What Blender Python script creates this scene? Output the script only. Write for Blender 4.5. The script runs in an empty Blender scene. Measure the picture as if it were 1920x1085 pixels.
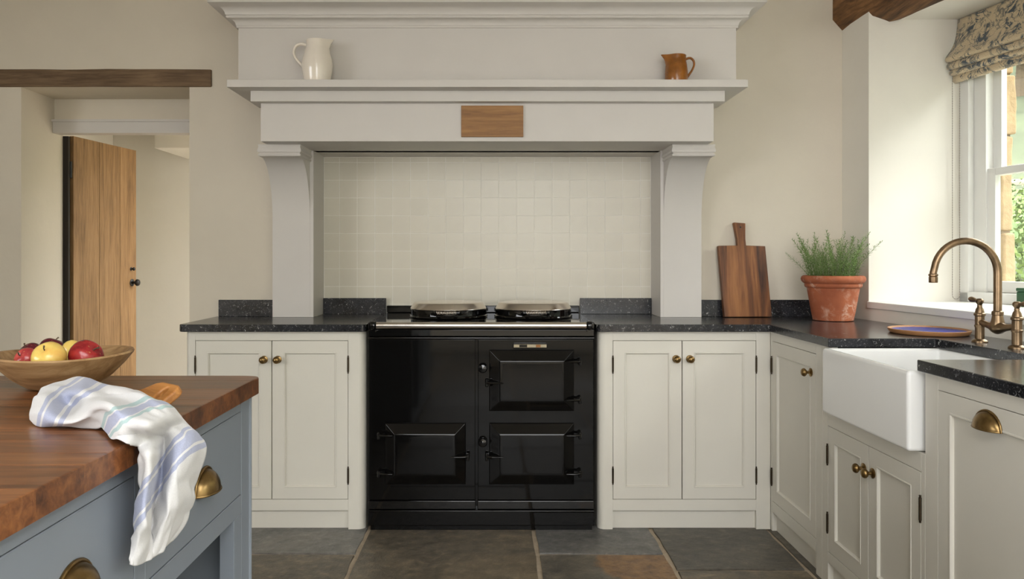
import bpy, bmesh, math, random
from mathutils import Vector, Matrix, noise

random.seed(7)
PI = math.pi
sc = bpy.context.scene
C = sc.collection

# ------------------------------------------------------------------ camera
F, XV, YV, H = 1452.0, 925.0, 485.0, 1.18      # focal length in px, vanishing point, eye height
cam_d = bpy.data.cameras.new('camera')
cam_d.sensor_width = 36.0
cam_d.lens = F / 1920 * 36
cam_d.shift_x = (960 - XV) / 1920
cam_d.shift_y = -(542.5 - YV) / 1920
cam_d.clip_start = 0.05
cam_d.clip_end = 500
cam = bpy.data.objects.new('camera', cam_d)
cam.location = (0, 0, H)
cam.rotation_euler = (PI / 2, 0, 0)
C.objects.link(cam)
sc.camera = cam

# ------------------------------------------------------------------ world, daylight, exposure
world = bpy.data.worlds.new('overcast_sky')
sc.world = world
world.use_nodes = True
wn = world.node_tree
bg = wn.nodes['Background']
bg.inputs['Color'].default_value = (0.97, 0.985, 1.0, 1)
bg.inputs['Strength'].default_value = 4.6

sun_d = bpy.data.lights.new('hazy_sun', 'SUN')
sun_d.energy = 0.8
sun_d.angle = math.radians(25)
sun_d.color = (1.0, 0.97, 0.92)
sun = bpy.data.objects.new('hazy_sun', sun_d)
sun.rotation_euler = (math.radians(48), 0, math.radians(60))
C.objects.link(sun)


def portal(name, loc, rot, sx, sy):
    d = bpy.data.lights.new(name, 'AREA')
    d.shape = 'RECTANGLE'
    d.size = sx
    d.size_y = sy
    d.cycles.is_portal = True
    o = bpy.data.objects.new(name, d)
    o.location = loc
    o.rotation_euler = rot
    C.objects.link(o)


sc.view_settings.view_transform = 'Standard'
sc.view_settings.look = 'None'
sc.view_settings.gamma = 1.0
sc.view_settings.use_curve_mapping = False
sc.view_settings.exposure = 1.1

# ------------------------------------------------------------------ mesh helpers


def box(bm, x0, x1, y0, y1, z0, z1):
    v = [bm.verts.new(p) for p in ((x0, y0, z0), (x1, y0, z0), (x1, y1, z0), (x0, y1, z0),
                                   (x0, y0, z1), (x1, y0, z1), (x1, y1, z1), (x0, y1, z1))]
    for f in ((3, 2, 1, 0), (4, 5, 6, 7), (0, 1, 5, 4), (1, 2, 6, 5), (2, 3, 7, 6), (3, 0, 4, 7)):
        bm.faces.new([v[i] for i in f])
    return bm


def prism(bm, poly, z0, z1, mapf=None):
    """poly: list of (a, b); extruded along the third axis; mapf(a, b, c) gives the point."""
    mapf = mapf or (lambda a, b, c: (a, b, c))
    lo = [bm.verts.new(mapf(a, b, z0)) for a, b in poly]
    hi = [bm.verts.new(mapf(a, b, z1)) for a, b in poly]
    n = len(poly)
    bm.faces.new(lo[::-1])
    bm.faces.new(hi)
    for i in range(n):
        j = (i + 1) % n
        bm.faces.new((lo[i], lo[j], hi[j], hi[i]))
    return bm


def lathe(bm, prof, seg=32, c=(0, 0, 0), mat4=None, sx=1.0, sy=1.0):
    """prof: list of (r, z)."""
    rows = []
    m = mat4 or Matrix.Identity(4)
    for r, z in prof:
        if r < 1e-6:
            rows.append([bm.verts.new(m @ Vector((c[0], c[1], c[2] + z)))])
        else:
            rows.append([bm.verts.new(m @ Vector((c[0] + sx * r * math.cos(2 * PI * k / seg),
                                                  c[1] + sy * r * math.sin(2 * PI * k / seg), c[2] + z)))
                         for k in range(seg)])
    for a, b in zip(rows, rows[1:]):
        for k in range(seg):
            l = (k + 1) % seg
            if len(a) == 1 and len(b) == 1:
                continue
            if len(a) == 1:
                bm.faces.new((a[0], b[l], b[k]))
            elif len(b) == 1:
                bm.faces.new((a[k], a[l], b[0]))
            else:
                bm.faces.new((a[k], a[l], b[l], b[k]))
    if len(rows[0]) > 1:
        bm.faces.new(rows[0][::-1])
    if len(rows[-1]) > 1:
        bm.faces.new(rows[-1])
    return bm


def tube(bm, pts, rad, seg=10, sq=(1, 1)):
    pts = [Vector(p) for p in pts]
    n = len(pts)
    rads = rad if isinstance(rad, (list, tuple)) else [rad] * n
    rows = []
    up = None
    for i, p in enumerate(pts):
        t = (pts[min(i + 1, n - 1)] - pts[max(i - 1, 0)]).normalized()
        if up is None:
            up = Vector((0, 0, 1)) if abs(t.z) < 0.9 else Vector((0, 1, 0))
        a = t.cross(up).normalized()
        b = a.cross(t).normalized()
        up = b
        rows.append([bm.verts.new(p + rads[i] * (sq[0] * a * math.cos(2 * PI * k / seg) + sq[1] * b * math.sin(2 * PI * k / seg)))
                     for k in range(seg)])
    for a, b in zip(rows, rows[1:]):
        for k in range(seg):
            l = (k + 1) % seg
            bm.faces.new((a[k], a[l], b[l], b[k]))
    bm.faces.new(rows[0][::-1])
    bm.faces.new(rows[-1])
    return bm


def bev(bm, w, seg=2, ang=25):
    bmesh.ops.recalc_face_normals(bm, faces=bm.faces)
    es = [e for e in bm.edges if len(e.link_faces) == 2 and e.calc_face_angle(0) > math.radians(ang)]
    bmesh.ops.bevel(bm, geom=es, offset=w, offset_type='OFFSET', segments=seg, profile=0.5, affect='EDGES', clamp_overlap=True)
    return bm


def ringpanel(bm, x0, x1, z0, z1, rings, back):
    """front faces -y; rings (inset, y) nested rectangles, last is filled; closed at y = back."""
    def rect(i, y):
        return [bm.verts.new(p) for p in ((x0 + i, y, z0 + i), (x1 - i, y, z0 + i), (x1 - i, y, z1 - i), (x0 + i, y, z1 - i))]
    rows = [rect(0, back)] + [rect(i, y) for i, y in rings]
    bm.faces.new(rows[0])
    for a, b in zip(rows, rows[1:]):
        for k in range(4):
            l = (k + 1) % 4
            bm.faces.new((a[k], a[l], b[l], b[k]))
    bm.faces.new(rows[-1])
    return bm


def obj(name, bm, mat, parent=None, smooth=True, ang=35):
    bmesh.ops.recalc_face_normals(bm, faces=bm.faces)
    me = bpy.data.meshes.new(name)
    bm.to_mesh(me)
    bm.free()
    if smooth:
        me.polygons.foreach_set('use_smooth', [True] * len(me.polygons))
        me.set_sharp_from_angle(angle=math.radians(ang))
    me.materials.append(mat)
    o = bpy.data.objects.new(name, me)
    C.objects.link(o)
    if smooth and ang < 70:
        wn_ = o.modifiers.new('normals', 'WEIGHTED_NORMAL')
        wn_.keep_sharp = True
        wn_.weight = 90
    if parent:
        o.parent = parent
    return o


def tag(o, label, cat, group=None):
    o['label'] = label
    o['category'] = cat
    if group:
        o['group'] = group
    return o


def thing(name, label, cat, loc=(0, 0, 0), rotz=0.0, group=None):
    o = bpy.data.objects.new(name, None)
    o.empty_display_size = 0.05
    o.location = loc
    o.rotation_euler = (0, 0, rotz)
    C.objects.link(o)
    return tag(o, label, cat, group)


def struct(name, bm=None, mat=None, loc=(0, 0, 0), rotz=0.0, **kw):
    if bm is None:
        o = bpy.data.objects.new(name, None)
        o.empty_display_size = 0.05
        C.objects.link(o)
    else:
        o = obj(name, bm, mat, **kw)
    o.location = loc
    o.rotation_euler = (0, 0, rotz)
    o['kind'] = 'structure'
    return o


def share(name, src, parent, loc=(0, 0, 0), rot=(0, 0, 0), scale=(1, 1, 1)):
    o = src.copy()
    o.name = name
    C.objects.link(o)
    o.parent = parent
    o.location = loc
    o.rotation_euler = rot
    o.scale = scale
    return o


# ------------------------------------------------------------------ materials
MATS = {}


def srgb(r, g, b):
    f = lambda c: c / 255 / 12.92 if c / 255 <= 0.04045 else ((c / 255 + 0.055) / 1.055) ** 2.4
    return (f(r), f(g), f(b), 1)


class Nodes:
    def __init__(self, name):
        self.m = bpy.data.materials.new(name)
        self.m.use_nodes = True
        self.t = self.m.node_tree
        self.b = self.t.nodes['Principled BSDF']

    def n(self, kind, **kw):
        x = self.t.nodes.new(kind)
        for k, v in kw.items():
            if k in x.inputs:
                x.inputs[k].default_value = v
            else:
                setattr(x, k, v)
        return x

    def l(self, a, b):
        self.t.links.new(a, b)

    def coords(self, scale=(1, 1, 1), kind='Object', rand=False):
        tc = self.n('ShaderNodeTexCoord')
        mp = self.n('ShaderNodeMapping')
        mp.inputs['Scale'].default_value = scale
        self.l(tc.outputs[kind], mp.inputs['Vector'])
        if rand:
            oi = self.n('ShaderNodeObjectInfo')
            mu = self.n('ShaderNodeMath', operation='MULTIPLY')
            mu.inputs[1].default_value = 37.0
            self.l(oi.outputs['Random'], mu.inputs[0])
            cx = self.n('ShaderNodeCombineXYZ')
            for k in range(3):
                self.l(mu.outputs[0], cx.inputs[k])
            self.l(cx.outputs[0], mp.inputs['Location'])
        return mp.outputs[0]

    def noise(self, vec, scale, detail=4.0, rough=0.55, dist=0.0):
        x = self.n('ShaderNodeTexNoise')
        x.inputs['Scale'].default_value = scale
        x.inputs['Detail'].default_value = detail
        x.inputs['Roughness'].default_value = rough
        x.inputs['Distortion'].default_value = dist
        self.l(vec, x.inputs['Vector'])
        return x.outputs['Fac']

    def ramp(self, fac, stops):
        x = self.n('ShaderNodeValToRGB')
        e = x.color_ramp.elements
        e[0].position, e[0].color = stops[0]
        e[1].position, e[1].color = stops[-1]
        for p, c in stops[1:-1]:
            k = e.new(p)
            k.color = c
        self.l(fac, x.inputs['Fac'])
        return x.outputs['Color']

    def mix(self, fac, a, b, blend='MIX'):
        x = self.n('ShaderNodeMix', data_type='RGBA', blend_type=blend)
        for sock, v in ((x.inputs[0], fac), (x.inputs[6], a), (x.inputs[7], b)):
            if isinstance(v, (int, float, tuple)):
                sock.default_value = v
            else:
                self.l(v, sock)
        return x.outputs[2]

    def bump(self, h, strength, dist=0.01):
        x = self.n('ShaderNodeBump')
        x.inputs['Strength'].default_value = strength
        x.inputs['Distance'].default_value = dist
        self.l(h, x.inputs['Height'])
        self.l(x.outputs[0], self.b.inputs['Normal'])

    def col(self, c):
        if isinstance(c, tuple):
            self.b.inputs['Base Color'].default_value = c
        else:
            self.l(c, self.b.inputs['Base Color'])

    def set(self, **kw):
        names = {'rough': 'Roughness', 'metal': 'Metallic', 'spec': 'Specular IOR Level', 'coat': 'Coat Weight',
                 'coat_rough': 'Coat Roughness', 'sheen': 'Sheen Weight', 'sss': 'Subsurface Weight', 'alpha': 'Alpha',
                 'trans': 'Transmission Weight'}
        for k, v in kw.items():
            self.b.inputs[names[k]].default_value = v
        return self.m


def sc4(c, k):
    return (c[0] * k, c[1] * k, c[2] * k, 1)


def paint(name, c, rough=0.45, var=0.04, bump=0.02, scale=6.0, rand=0.0, bscale=60.0, bdist=0.003):
    x = Nodes(name)
    v = x.coords()
    f = x.noise(v, scale, 5)
    colr = x.ramp(f, [(0.3, sc4(c, 1 - var)), (0.7, sc4(c, 1 + var))])
    if rand:
        oi = x.n('ShaderNodeObjectInfo')
        colr = x.mix(1.0, colr, x.ramp(oi.outputs['Random'], [(0, (1 - rand,) * 3 + (1,)), (1, (1 + rand,) * 3 + (1,))]), 'MULTIPLY')
    x.col(colr)
    if bump:
        x.bump(x.noise(v, bscale, 3), bump, bdist)
    return x.set(rough=rough)


def wood(name, dark, mid, light, axis='x', rough=0.5, scale=1.0, rand=0.12, bump=0.12, coat=0.0, ringy=0.5):
    x = Nodes(name)
    s = {'x': (1.2, 14, 14), 'y': (14, 1.2, 14), 'z': (14, 14, 1.2)}[axis]
    s = tuple(k * scale for k in s)
    v = x.coords(s, rand=True)
    big = x.noise(v, 1.0, 3, 0.5, 1.2)
    fine = x.noise(v, 6.0, 6, 0.65, 0.4)
    fac = x.n('ShaderNodeMix', data_type='FLOAT')
    fac.inputs[0].default_value = 1 - ringy
    x.l(big, fac.inputs[2])
    x.l(fine, fac.inputs[3])
    colr = x.ramp(fac.outputs[0], [(0.36, dark), (0.5, mid), (0.64, light)])
    if rand:
        oi = x.n('ShaderNodeObjectInfo')
        colr = x.mix(1.0, colr, x.ramp(oi.outputs['Random'], [(0, (1 - rand,) * 3 + (1,)), (1, (1 + rand,) * 3 + (1,))]), 'MULTIPLY')
    x.col(colr)
    x.bump(fine, bump, 0.004)
    x.set(rough=rough)
    if coat:
        x.set(coat=coat, coat_rough=0.25)
    return x.m


m_wall = paint('plaster', srgb(216, 207, 191), 0.85, 0.035, 0.25, 2.2, 0, 9.0, 0.012)
m_wall_white = paint('plaster_white', srgb(228, 223, 212), 0.85, 0.03, 0.2, 2.2, 0, 9.0, 0.01)
m_ceil = paint('ceiling_paint', srgb(225, 220, 210), 0.9, 0.02, 0.1)
m_hood = paint('mantel_paint', srgb(209, 204, 198), 0.5, 0.015, 0.03)
m_cab = paint('cabinet_paint', srgb(217, 213, 202), 0.42, 0.015, 0.03)
m_gap = paint('carcass_gap_shade', srgb(70, 64, 55), 0.8, 0.05, 0)  # darkened so the gaps round the doors read as shade
m_blue = paint('island_paint', srgb(126, 133, 142), 0.45, 0.03, 0.03)
m_trimw = paint('joinery_white', srgb(232, 231, 226), 0.35, 0.01, 0.01)
m_tile = paint('glazed_tile', srgb(216, 210, 194), 0.3, 0.02, 0.06, 7.0, 0.02, 9.0, 0.004)
m_grout = paint('grout_pale', srgb(238, 234, 224), 0.9, 0.03, 0.1)
m_iron = paint('black_iron', srgb(22, 20, 19), 0.4, 0.1, 0.05)
m_sink = paint('white_fireclay', srgb(238, 238, 236), 0.12, 0.005, 0)
m_jugw = paint('cream_glaze', srgb(236, 227, 214), 0.12, 0.03, 0.02, 10)
m_terr = None


def m_make_granite():
    x = Nodes('black_granite')
    v = x.coords()
    cloud = x.noise(v, 9, 5, 0.6)
    base = x.ramp(cloud, [(0.35, srgb(20, 20, 22)), (0.7, srgb(50, 51, 55))])
    f1 = x.ramp(x.noise(v, 190, 3, 0.6), [(0.60, (0, 0, 0, 1)), (0.70, (1, 1, 1, 1))])
    f2 = x.ramp(x.noise(v, 75, 4, 0.7, 0.6), [(0.615, (0, 0, 0, 1)), (0.68, (1, 1, 1, 1))])
    base = x.mix(f1, base, srgb(112, 112, 114))
    x.col(x.mix(f2, base, srgb(168, 168, 166)))
    x.bump(x.noise(v, 120, 2), 0.06, 0.001)
    return x.set(rough=0.2)


def m_make_aga(name='black_enamel', spec=0.3, rough=0.06):
    x = Nodes(name)
    v = x.coords()
    x.col((0.0035, 0.0032, 0.003, 1))
    x.bump(x.noise(v, 5, 1), 0.012, 0.01)
    return x.set(rough=rough, spec=spec)


def m_metal(name, c, rough, var=0.15, scale=30, metal=1.0):
    x = Nodes(name)
    v = x.coords()
    f = x.noise(v, scale, 4)
    x.col(x.ramp(f, [(0.3, sc4(c, 1 - var)), (0.7, sc4(c, 1 + var))]))
    rr = x.n('ShaderNodeMapRange')
    rr.inputs['To Min'].default_value = rough * 0.8
    rr.inputs['To Max'].default_value = rough * 1.3
    x.l(f, rr.inputs['Value'])
    x.l(rr.outputs[0], x.b.inputs['Roughness'])
    x.set(metal=metal)
    return x.m


def m_make_slate(name, a, b, c, patch=None):
    x = Nodes(name)
    v = x.coords((1, 1, 1), rand=True)
    big = x.noise(v, 2.6, 6, 0.62, 0.8)
    fine = x.noise(v, 22, 6, 0.7)
    colr = x.ramp(big, [(0.36, a), (0.5, b), (0.64, c)])
    colr = x.mix(0.6, colr, x.ramp(fine, [(0.3, sc4(a, 0.5)), (0.55, b), (0.8, sc4(c, 1.5))]))
    if patch:
        tc = x.n('ShaderNodeTexCoord')
        d = x.n('ShaderNodeVectorMath', operation='DISTANCE')
        x.l(tc.outputs['Object'], d.inputs[0])
        d.inputs[1].default_value = patch
        wob = x.noise(tc.outputs['Object'], 5, 3)
        ad = x.n('ShaderNodeMath', operation='MULTIPLY_ADD')
        x.l(wob, ad.inputs[0])
        ad.inputs[1].default_value = 0.16
        x.l(d.outputs['Value'], ad.inputs[2])
        mk = x.ramp(ad.outputs[0], [(0.27, (1, 1, 1, 1)), (0.29, (0, 0, 0, 1))])
        colr = x.mix(mk, colr, x.ramp(fine, [(0.3, srgb(96, 68, 40)), (0.7, srgb(160, 122, 78))]))
    # pale scuffs with shapes of their own
    sv = x.coords((3, 9, 3), rand=True)
    sf = x.ramp(x.noise(sv, 2.2, 8, 0.75, 0.5), [(0.60, (0, 0, 0, 1)), (0.72, (0.7, 0.7, 0.7, 1))])
    colr = x.mix(sf, colr, sc4(c, 1.5))
    x.col(colr)
    h = x.n('ShaderNodeMath', operation='ADD')
    x.l(big, h.inputs[0])
    x.l(fine, h.inputs[1])
    x.bump(h.outputs[0], 0.5, 0.012)
    return x.set(rough=0.42)


m_granite = m_make_granite()
m_aga = m_make_aga()
m_aga_gloss = m_make_aga('black_enamel_polished', 0.6, 0.04)
m_chrome = m_metal('brushed_nickel', (0.74, 0.68, 0.62, 1), 0.2, 0.05)
m_brass = m_metal('aged_brass', (0.26, 0.17, 0.07, 1), 0.3, 0.3, 40)
m_bronze = m_metal('aged_bronze_tap', (0.27, 0.185, 0.11, 1), 0.34, 0.3, 25)
m_scale = m_metal('dull_scale_plate', (0.30, 0.26, 0.18, 1), 0.4)
m_hinge = m_metal('dark_hinge', (0.06, 0.045, 0.03, 1), 0.4)
m_lintel = wood('old_oak_lintel', srgb(62, 47, 33), srgb(100, 79, 58), srgb(130, 106, 80), 'x', 0.8, 0.8, 0, 0.8)
m_beam = wood('old_oak_beam', srgb(58, 38, 22), srgb(112, 78, 46), srgb(150, 108, 66), 'y', 0.8, 0.7, 0, 0.8)
m_door = wood('pine_plank', srgb(114, 84, 52), srgb(146, 111, 72), srgb(164, 128, 88), 'z', 0.6, 0.9, 0.08, 0.15)
m_plaque = wood('oak_plaque', srgb(128, 88, 44), srgb(152, 107, 56), srgb(170, 124, 70), 'x', 0.5, 1.2, 0, 0.1)
m_block = wood('butcher_block', srgb(70, 38, 19), srgb(114, 67, 35), srgb(150, 96, 54), 'x', 0.34, 1.0, 0.34, 0.06, 0.25)
m_board = wood('walnut_board', srgb(54, 28, 13), srgb(114, 68, 34), srgb(158, 104, 58), 'z', 0.5, 0.9, 0, 0.15, 0, 0.75)
m_paddle = wood('maple_paddle', srgb(150, 96, 44), srgb(186, 128, 68), srgb(206, 152, 92), 'x', 0.45, 1.0, 0, 0.06)
m_gap_shadow = wood('shadow_gap_dark', srgb(24, 19, 15), srgb(36, 28, 22), srgb(48, 38, 30), 'z', 0.7)  # near black, paints the shadow beside the plank door
m_bowl = wood('turned_bowl_wood', srgb(112, 82, 50), srgb(156, 122, 82), srgb(184, 152, 110), 'x', 0.55, 0.8, 0, 0.2)
m_floor = paint('mortar', srgb(178, 162, 140), 0.95, 0.12, 0.5, 30, 0, 80, 0.006)
m_slate_blue = m_make_slate('slate_blue', srgb(84, 83, 82), srgb(112, 110, 106), srgb(142, 135, 125))
m_slate_brown = m_make_slate('slate_brown', srgb(74, 67, 57), srgb(104, 95, 80), srgb(138, 122, 98))
m_slate_dark = m_make_slate('slate_dark', srgb(66, 63, 57), srgb(92, 87, 77), srgb(120, 112, 96))
m_slate_rust = m_make_slate('slate_rust', srgb(74, 70, 64), srgb(100, 94, 83), srgb(130, 120, 102), (0.60, 2.98, 0.0))
m_stone = paint('honey_sandstone', srgb(172, 146, 110), 0.9, 0.14, 0.6, 14, 0.08, 40, 0.01)
m_grass = paint('grass', srgb(72, 78, 54), 0.9, 0.4, 0.4, 0.7)
m_terrace = paint('pale_gravel', srgb(150, 144, 134), 0.95, 0.1, 0.4, 20)
m_render = paint('lime_mortar', srgb(140, 122, 96), 0.9, 0.05, 0.2)


def m_make_glass():
    m = bpy.data.materials.new('window_glass')
    m.use_nodes = True
    t = m.node_tree
    t.nodes.clear()
    o = t.nodes.new('ShaderNodeOutputMaterial')
    mx = t.nodes.new('ShaderNodeMixShader')
    tr = t.nodes.new('ShaderNodeBsdfTransparent')
    tr.inputs[0].default_value = (0.96, 0.98, 0.97, 1)
    gl = t.nodes.new('ShaderNodeBsdfGlossy')
    gl.inputs['Roughness'].default_value = 0.02
    mx.inputs[0].default_value = 0.06
    t.links.new(tr.outputs[0], mx.inputs[1])
    t.links.new(gl.outputs[0], mx.inputs[2])
    t.links.new(mx.outputs[0], o.inputs[0])
    return m


def m_make_leaf(name, a, b):
    x = Nodes(name)
    oi = x.coords((1, 1, 1))
    x.col(x.ramp(x.noise(oi, 3.0, 3), [(0.3, a), (0.7, b)]))
    x.set(rough=0.6, sss=0.0)
    return x.m


def m_make_terracotta():
    x = Nodes('terracotta')
    v = x.coords()
    f = x.noise(v, 8, 5, 0.6)
    base = x.ramp(f, [(0.3, srgb(140, 74, 46)), (0.7, srgb(178, 102, 66))])
    lime = x.ramp(x.noise(v, 26, 6, 0.7, 0.6), [(0.50, (0, 0, 0, 1)), (0.64, (0.75, 0.75, 0.75, 1))])
    gate = x.ramp(x.noise(v, 7, 3), [(0.40, (0, 0, 0, 1)), (0.65, (1, 1, 1, 1))])
    g = x.mix(1.0, lime, gate, 'MULTIPLY')
    x.col(x.mix(g, base, srgb(214, 186, 166)))
    x.bump(x.noise(v, 60, 4), 0.2, 0.002)
    return x.set(rough=0.85)


def m_make_amber():
    x = Nodes('amber_glaze')
    v = x.coords()
    base = x.ramp(x.noise(v, 14, 5), [(0.3, srgb(120, 72, 26)), (0.7, srgb(166, 106, 46))])
    sp = x.ramp(x.noise(v, 110, 2), [(0.66, (0, 0, 0, 1)), (0.72, (0.8, 0.8, 0.8, 1))])
    x.col(x.mix(sp, base, srgb(70, 40, 18)))
    return x.set(rough=0.18)


def m_make_apple(name, a, b, lo=0.4, hi=0.6):
    x = Nodes(name)
    v = x.coords((1, 1, 0.6), rand=True)
    f = x.noise(v, 22, 4, 0.6)
    colr = x.ramp(f, [(lo, a), (hi, b)])
    fr = x.ramp(x.noise(x.coords((1, 1, 0.2)), 160, 2), [(0.66, (0, 0, 0, 1)), (0.74, (0.35, 0.35, 0.35, 1))])
    x.col(x.mix(fr, colr, srgb(222, 180, 110)))
    return x.set(rough=0.22)


def m_make_blueglaze():
    x = Nodes('cobalt_glaze')
    v = x.coords()
    base = x.ramp(x.noise(v, 8, 3), [(0.3, srgb(8, 18, 110)), (0.7, srgb(16, 34, 160))])
    sp = x.ramp(x.noise(v, 140, 1), [(0.70, (0, 0, 0, 1)), (0.74, (1, 1, 1, 1))])
    x.col(x.mix(sp, base, srgb(170, 180, 220)))
    return x.set(rough=0.3, spec=0.2)


def m_make_fabric():
    x = Nodes('toile_fabric')
    v = x.coords((1, 1, 1), kind='UV')
    warp = x.n('ShaderNodeTexNoise')
    warp.inputs['Scale'].default_value = 7
    x.l(v, warp.inputs['Vector'])
    wv = x.mix(0.22, v, warp.outputs['Color'])
    blot = x.ramp(x.noise(wv, 26, 5, 0.65, 1.4), [(0.485, (0, 0, 0, 1)), (0.54, (1, 1, 1, 1))])
    clus = x.ramp(x.noise(v, 11, 2), [(0.44, (0, 0, 0, 1)), (0.54, (1, 1, 1, 1))])
    leaves = x.mix(1.0, blot, clus, 'MULTIPLY')
    vn = x.n('ShaderNodeTexNoise')
    vn.inputs['Scale'].default_value = 16
    vn.inputs['Detail'].default_value = 3
    vn.inputs['Distortion'].default_value = 1.0
    x.l(v, vn.inputs['Vector'])
    a1 = x.n('ShaderNodeMath', operation='SUBTRACT')
    x.l(vn.outputs['Fac'], a1.inputs[0])
    a1.inputs[1].default_value = 0.5
    a2 = x.n('ShaderNodeMath', operation='ABSOLUTE')
    x.l(a1.outputs[0], a2.inputs[0])
    vine = x.ramp(a2.outputs[0], [(0.010, (0.75, 0.75, 0.75, 1)), (0.022, (0, 0, 0, 1))])
    allm = x.mix(1.0, leaves, vine, 'LIGHTEN')
    tan = x.ramp(x.noise(v, 260, 2), [(0.3, srgb(188, 168, 134)), (0.7, srgb(212, 194, 162))])
    x.col(x.mix(allm, tan, srgb(70, 80, 88)))
    x.bump(x.noise(v, 400, 2), 0.1, 0.001)
    return x.set(rough=0.9, sheen=0.2)


def m_make_towel():
    x = Nodes('striped_linen')
    tc = x.n('ShaderNodeTexCoord')
    sp = x.n('ShaderNodeSeparateXYZ')
    x.l(tc.outputs['UV'], sp.inputs[0])
    tot = None
    W0 = (0.86, 0.85, 0.83, 1)
    r = x.n('ShaderNodeValToRGB')
    r.color_ramp.interpolation = 'CONSTANT'
    e = r.color_ramp.elements
    B = srgb(150, 158, 190)
    G = srgb(146, 178, 178)
    Wc = srgb(211, 210, 210)
    stops = [(0.0, Wc), (0.075, B), (0.09, Wc), (0.10, B), (0.14, Wc), (0.15, B), (0.165, Wc),
             (0.30, G), (0.318, Wc), (0.328, B), (0.37, Wc), (0.378, G), (0.392, Wc),
             (0.60, B), (0.622, Wc), (0.636, B), (0.70, Wc), (0.714, B), (0.738, Wc)]
    e[0].position, e[0].color = stops[0]
    e[1].position, e[1].color = stops[-1]
    for p, c in stops[1:-1]:
        k = e.new(p)
        k.color = c
    x.l(sp.outputs['Y'], r.inputs['Fac'])
    v = x.coords((1, 1, 1))
    weave = x.noise(v, 500, 2)
    x.col(x.mix(0.25, r.outputs['Color'], x.ramp(weave, [(0.3, srgb(180, 179, 180)), (0.7, srgb(218, 217, 216))])))
    x.bump(weave, 0.3, 0.0008)
    return x.set(rough=0.95, sheen=0.15)


m_glass = m_make_glass()
m_terr = m_make_terracotta()
m_amber = m_make_amber()
m_blueglaze = m_make_blueglaze()
m_fabric = m_make_fabric()
m_towel = m_make_towel()
m_needle = m_make_leaf('rosemary_needles', srgb(66, 96, 40), srgb(140, 164, 92))
m_soil = paint('soil', srgb(46, 36, 28), 0.95, 0.3, 0.6, 40)
m_leafa = m_make_leaf('tree_leaf', srgb(62, 88, 34), srgb(116, 136, 62))
m_leaf_haze = m_make_leaf('hazed_hill_leaf', srgb(70, 94, 84), srgb(100, 122, 108))  # distance haze put into the leaf colour
m_bark = paint('bark', srgb(92, 78, 60), 0.9, 0.2, 0.4, 20)
m_fence = paint('weathered_timber', srgb(178, 166, 146), 0.9, 0.1, 0.2, 20)
m_green = paint('green_tin', srgb(30, 78, 48), 0.35, 0.05, 0)
m_chain = paint('chain_metal', srgb(150, 140, 128), 0.4, 0.1, 0)
m_tanclay = paint('tan_stoneware', srgb(178, 128, 84), 0.5, 0.1, 0.1, 12)

# ------------------------------------------------------------------ setting: shell
CEIL = 2.6
YB = 3.83                               # plane of the back wall
XWIN = lambda y: 1.725 + 0.0875 * (YB - y)   # right wall line, slightly out of square

bm = bmesh.new()
box(bm, -4.6, -2.335, YB, 4.2, 0, CEIL)
box(bm, -2.335, -1.503, YB, 4.2, 2.029, CEIL)
box(bm, -2.335, -1.503, 4.12, 4.2, 1.915, 2.029)
box(bm, -1.503, -0.91, YB, 4.2, 0, CEIL)
box(bm, -0.91, 0.845, YB, 4.2, 1.72, CEIL)
box(bm, 0.845, 2.26, YB, 4.2, 0, CEIL)
wall_back = struct('wall_back', bm, m_wall, smooth=False)
bm = bmesh.new()
box(bm, -0.91, 0.845, 4.003, 4.2, 0, 1.72)
wall_niche = struct('wall_niche', bm, m_grout, smooth=False)

# glazed tiles of the niche, each one its own piece
TS = 33.2 * 4.0 / F
x_first = (636.4 - XV) * 4.0 / F
z_first = H - (570.0 - YV) * 4.0 / F
XL, XR = -0.8745, 0.812
tile_src = {}


def tile_mesh(w, h):
    k = (round(w, 4), round(h, 4))
    if k not in tile_src:
        bm = bmesh.new()
        box(bm, 0, w, -0.0014, 0.001, 0, h)
        bev(bm, 0.0005, 1)
        me = bpy.data.meshes.new('tile')
        bm.to_mesh(me)
        bm.free()
        me.materials.append(m_tile)
        tile_src[k] = me
    return tile_src[k]


gapw = 0.0032
for i in range(-1, 19):
    a, b = max(x_first + i * TS, XL), min(x_first + (i + 1) * TS, XR)
    for j in range(-1, 9):
        c, d = max(z_first + j * TS, 0.86), min(z_first + (j + 1) * TS, 1.704)
        if b - a < 0.012 or d - c < 0.012:
            continue
        o = bpy.data.objects.new('tile', tile_mesh(b - a - gapw, d - c - gapw))
        o.location = (a + gapw / 2, 4.0035, c + gapw / 2)
        C.objects.link(o)
        o.parent = wall_niche

# right wall with the deep window recess
REC0, REC1 = 3.60, 2.20                 # recess from far jamb to near jamb
WW0, WW1 = 1.25, -1.35                  # second window further along the same wall
BX = lambda y: 1.683 + 0.19 * (YB - y)  # room-side face of the oak beam
bm = bmesh.new()
prism(bm, [(XWIN(YB), YB), (XWIN(REC0), REC0), (2.24, REC0), (2.24, YB)], 0, CEIL)
prism(bm, [(XWIN(REC0), REC0), (XWIN(REC1), REC1), (2.6, REC1), (2.35, REC0)], 0, 0.95)
prism(bm, [(BX(REC0) + 0.1, REC0), (BX(REC1) + 0.1, REC1), (2.6, REC1), (2.35, REC0)], 2.292, CEIL)
prism(bm, [(XWIN(REC1), REC1), (XWIN(WW0), WW0), (2.5, WW0), (2.6, REC1)], 0, CEIL)
prism(bm, [(XWIN(WW0), WW0), (XWIN(WW1), WW1), (2.5, WW1), (2.5, WW0)], 0, 0.9)
prism(bm, [(XWIN(WW0), WW0), (XWIN(WW1), WW1), (2.5, WW1), (2.5, WW0)], 2.3, CEIL)
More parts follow.
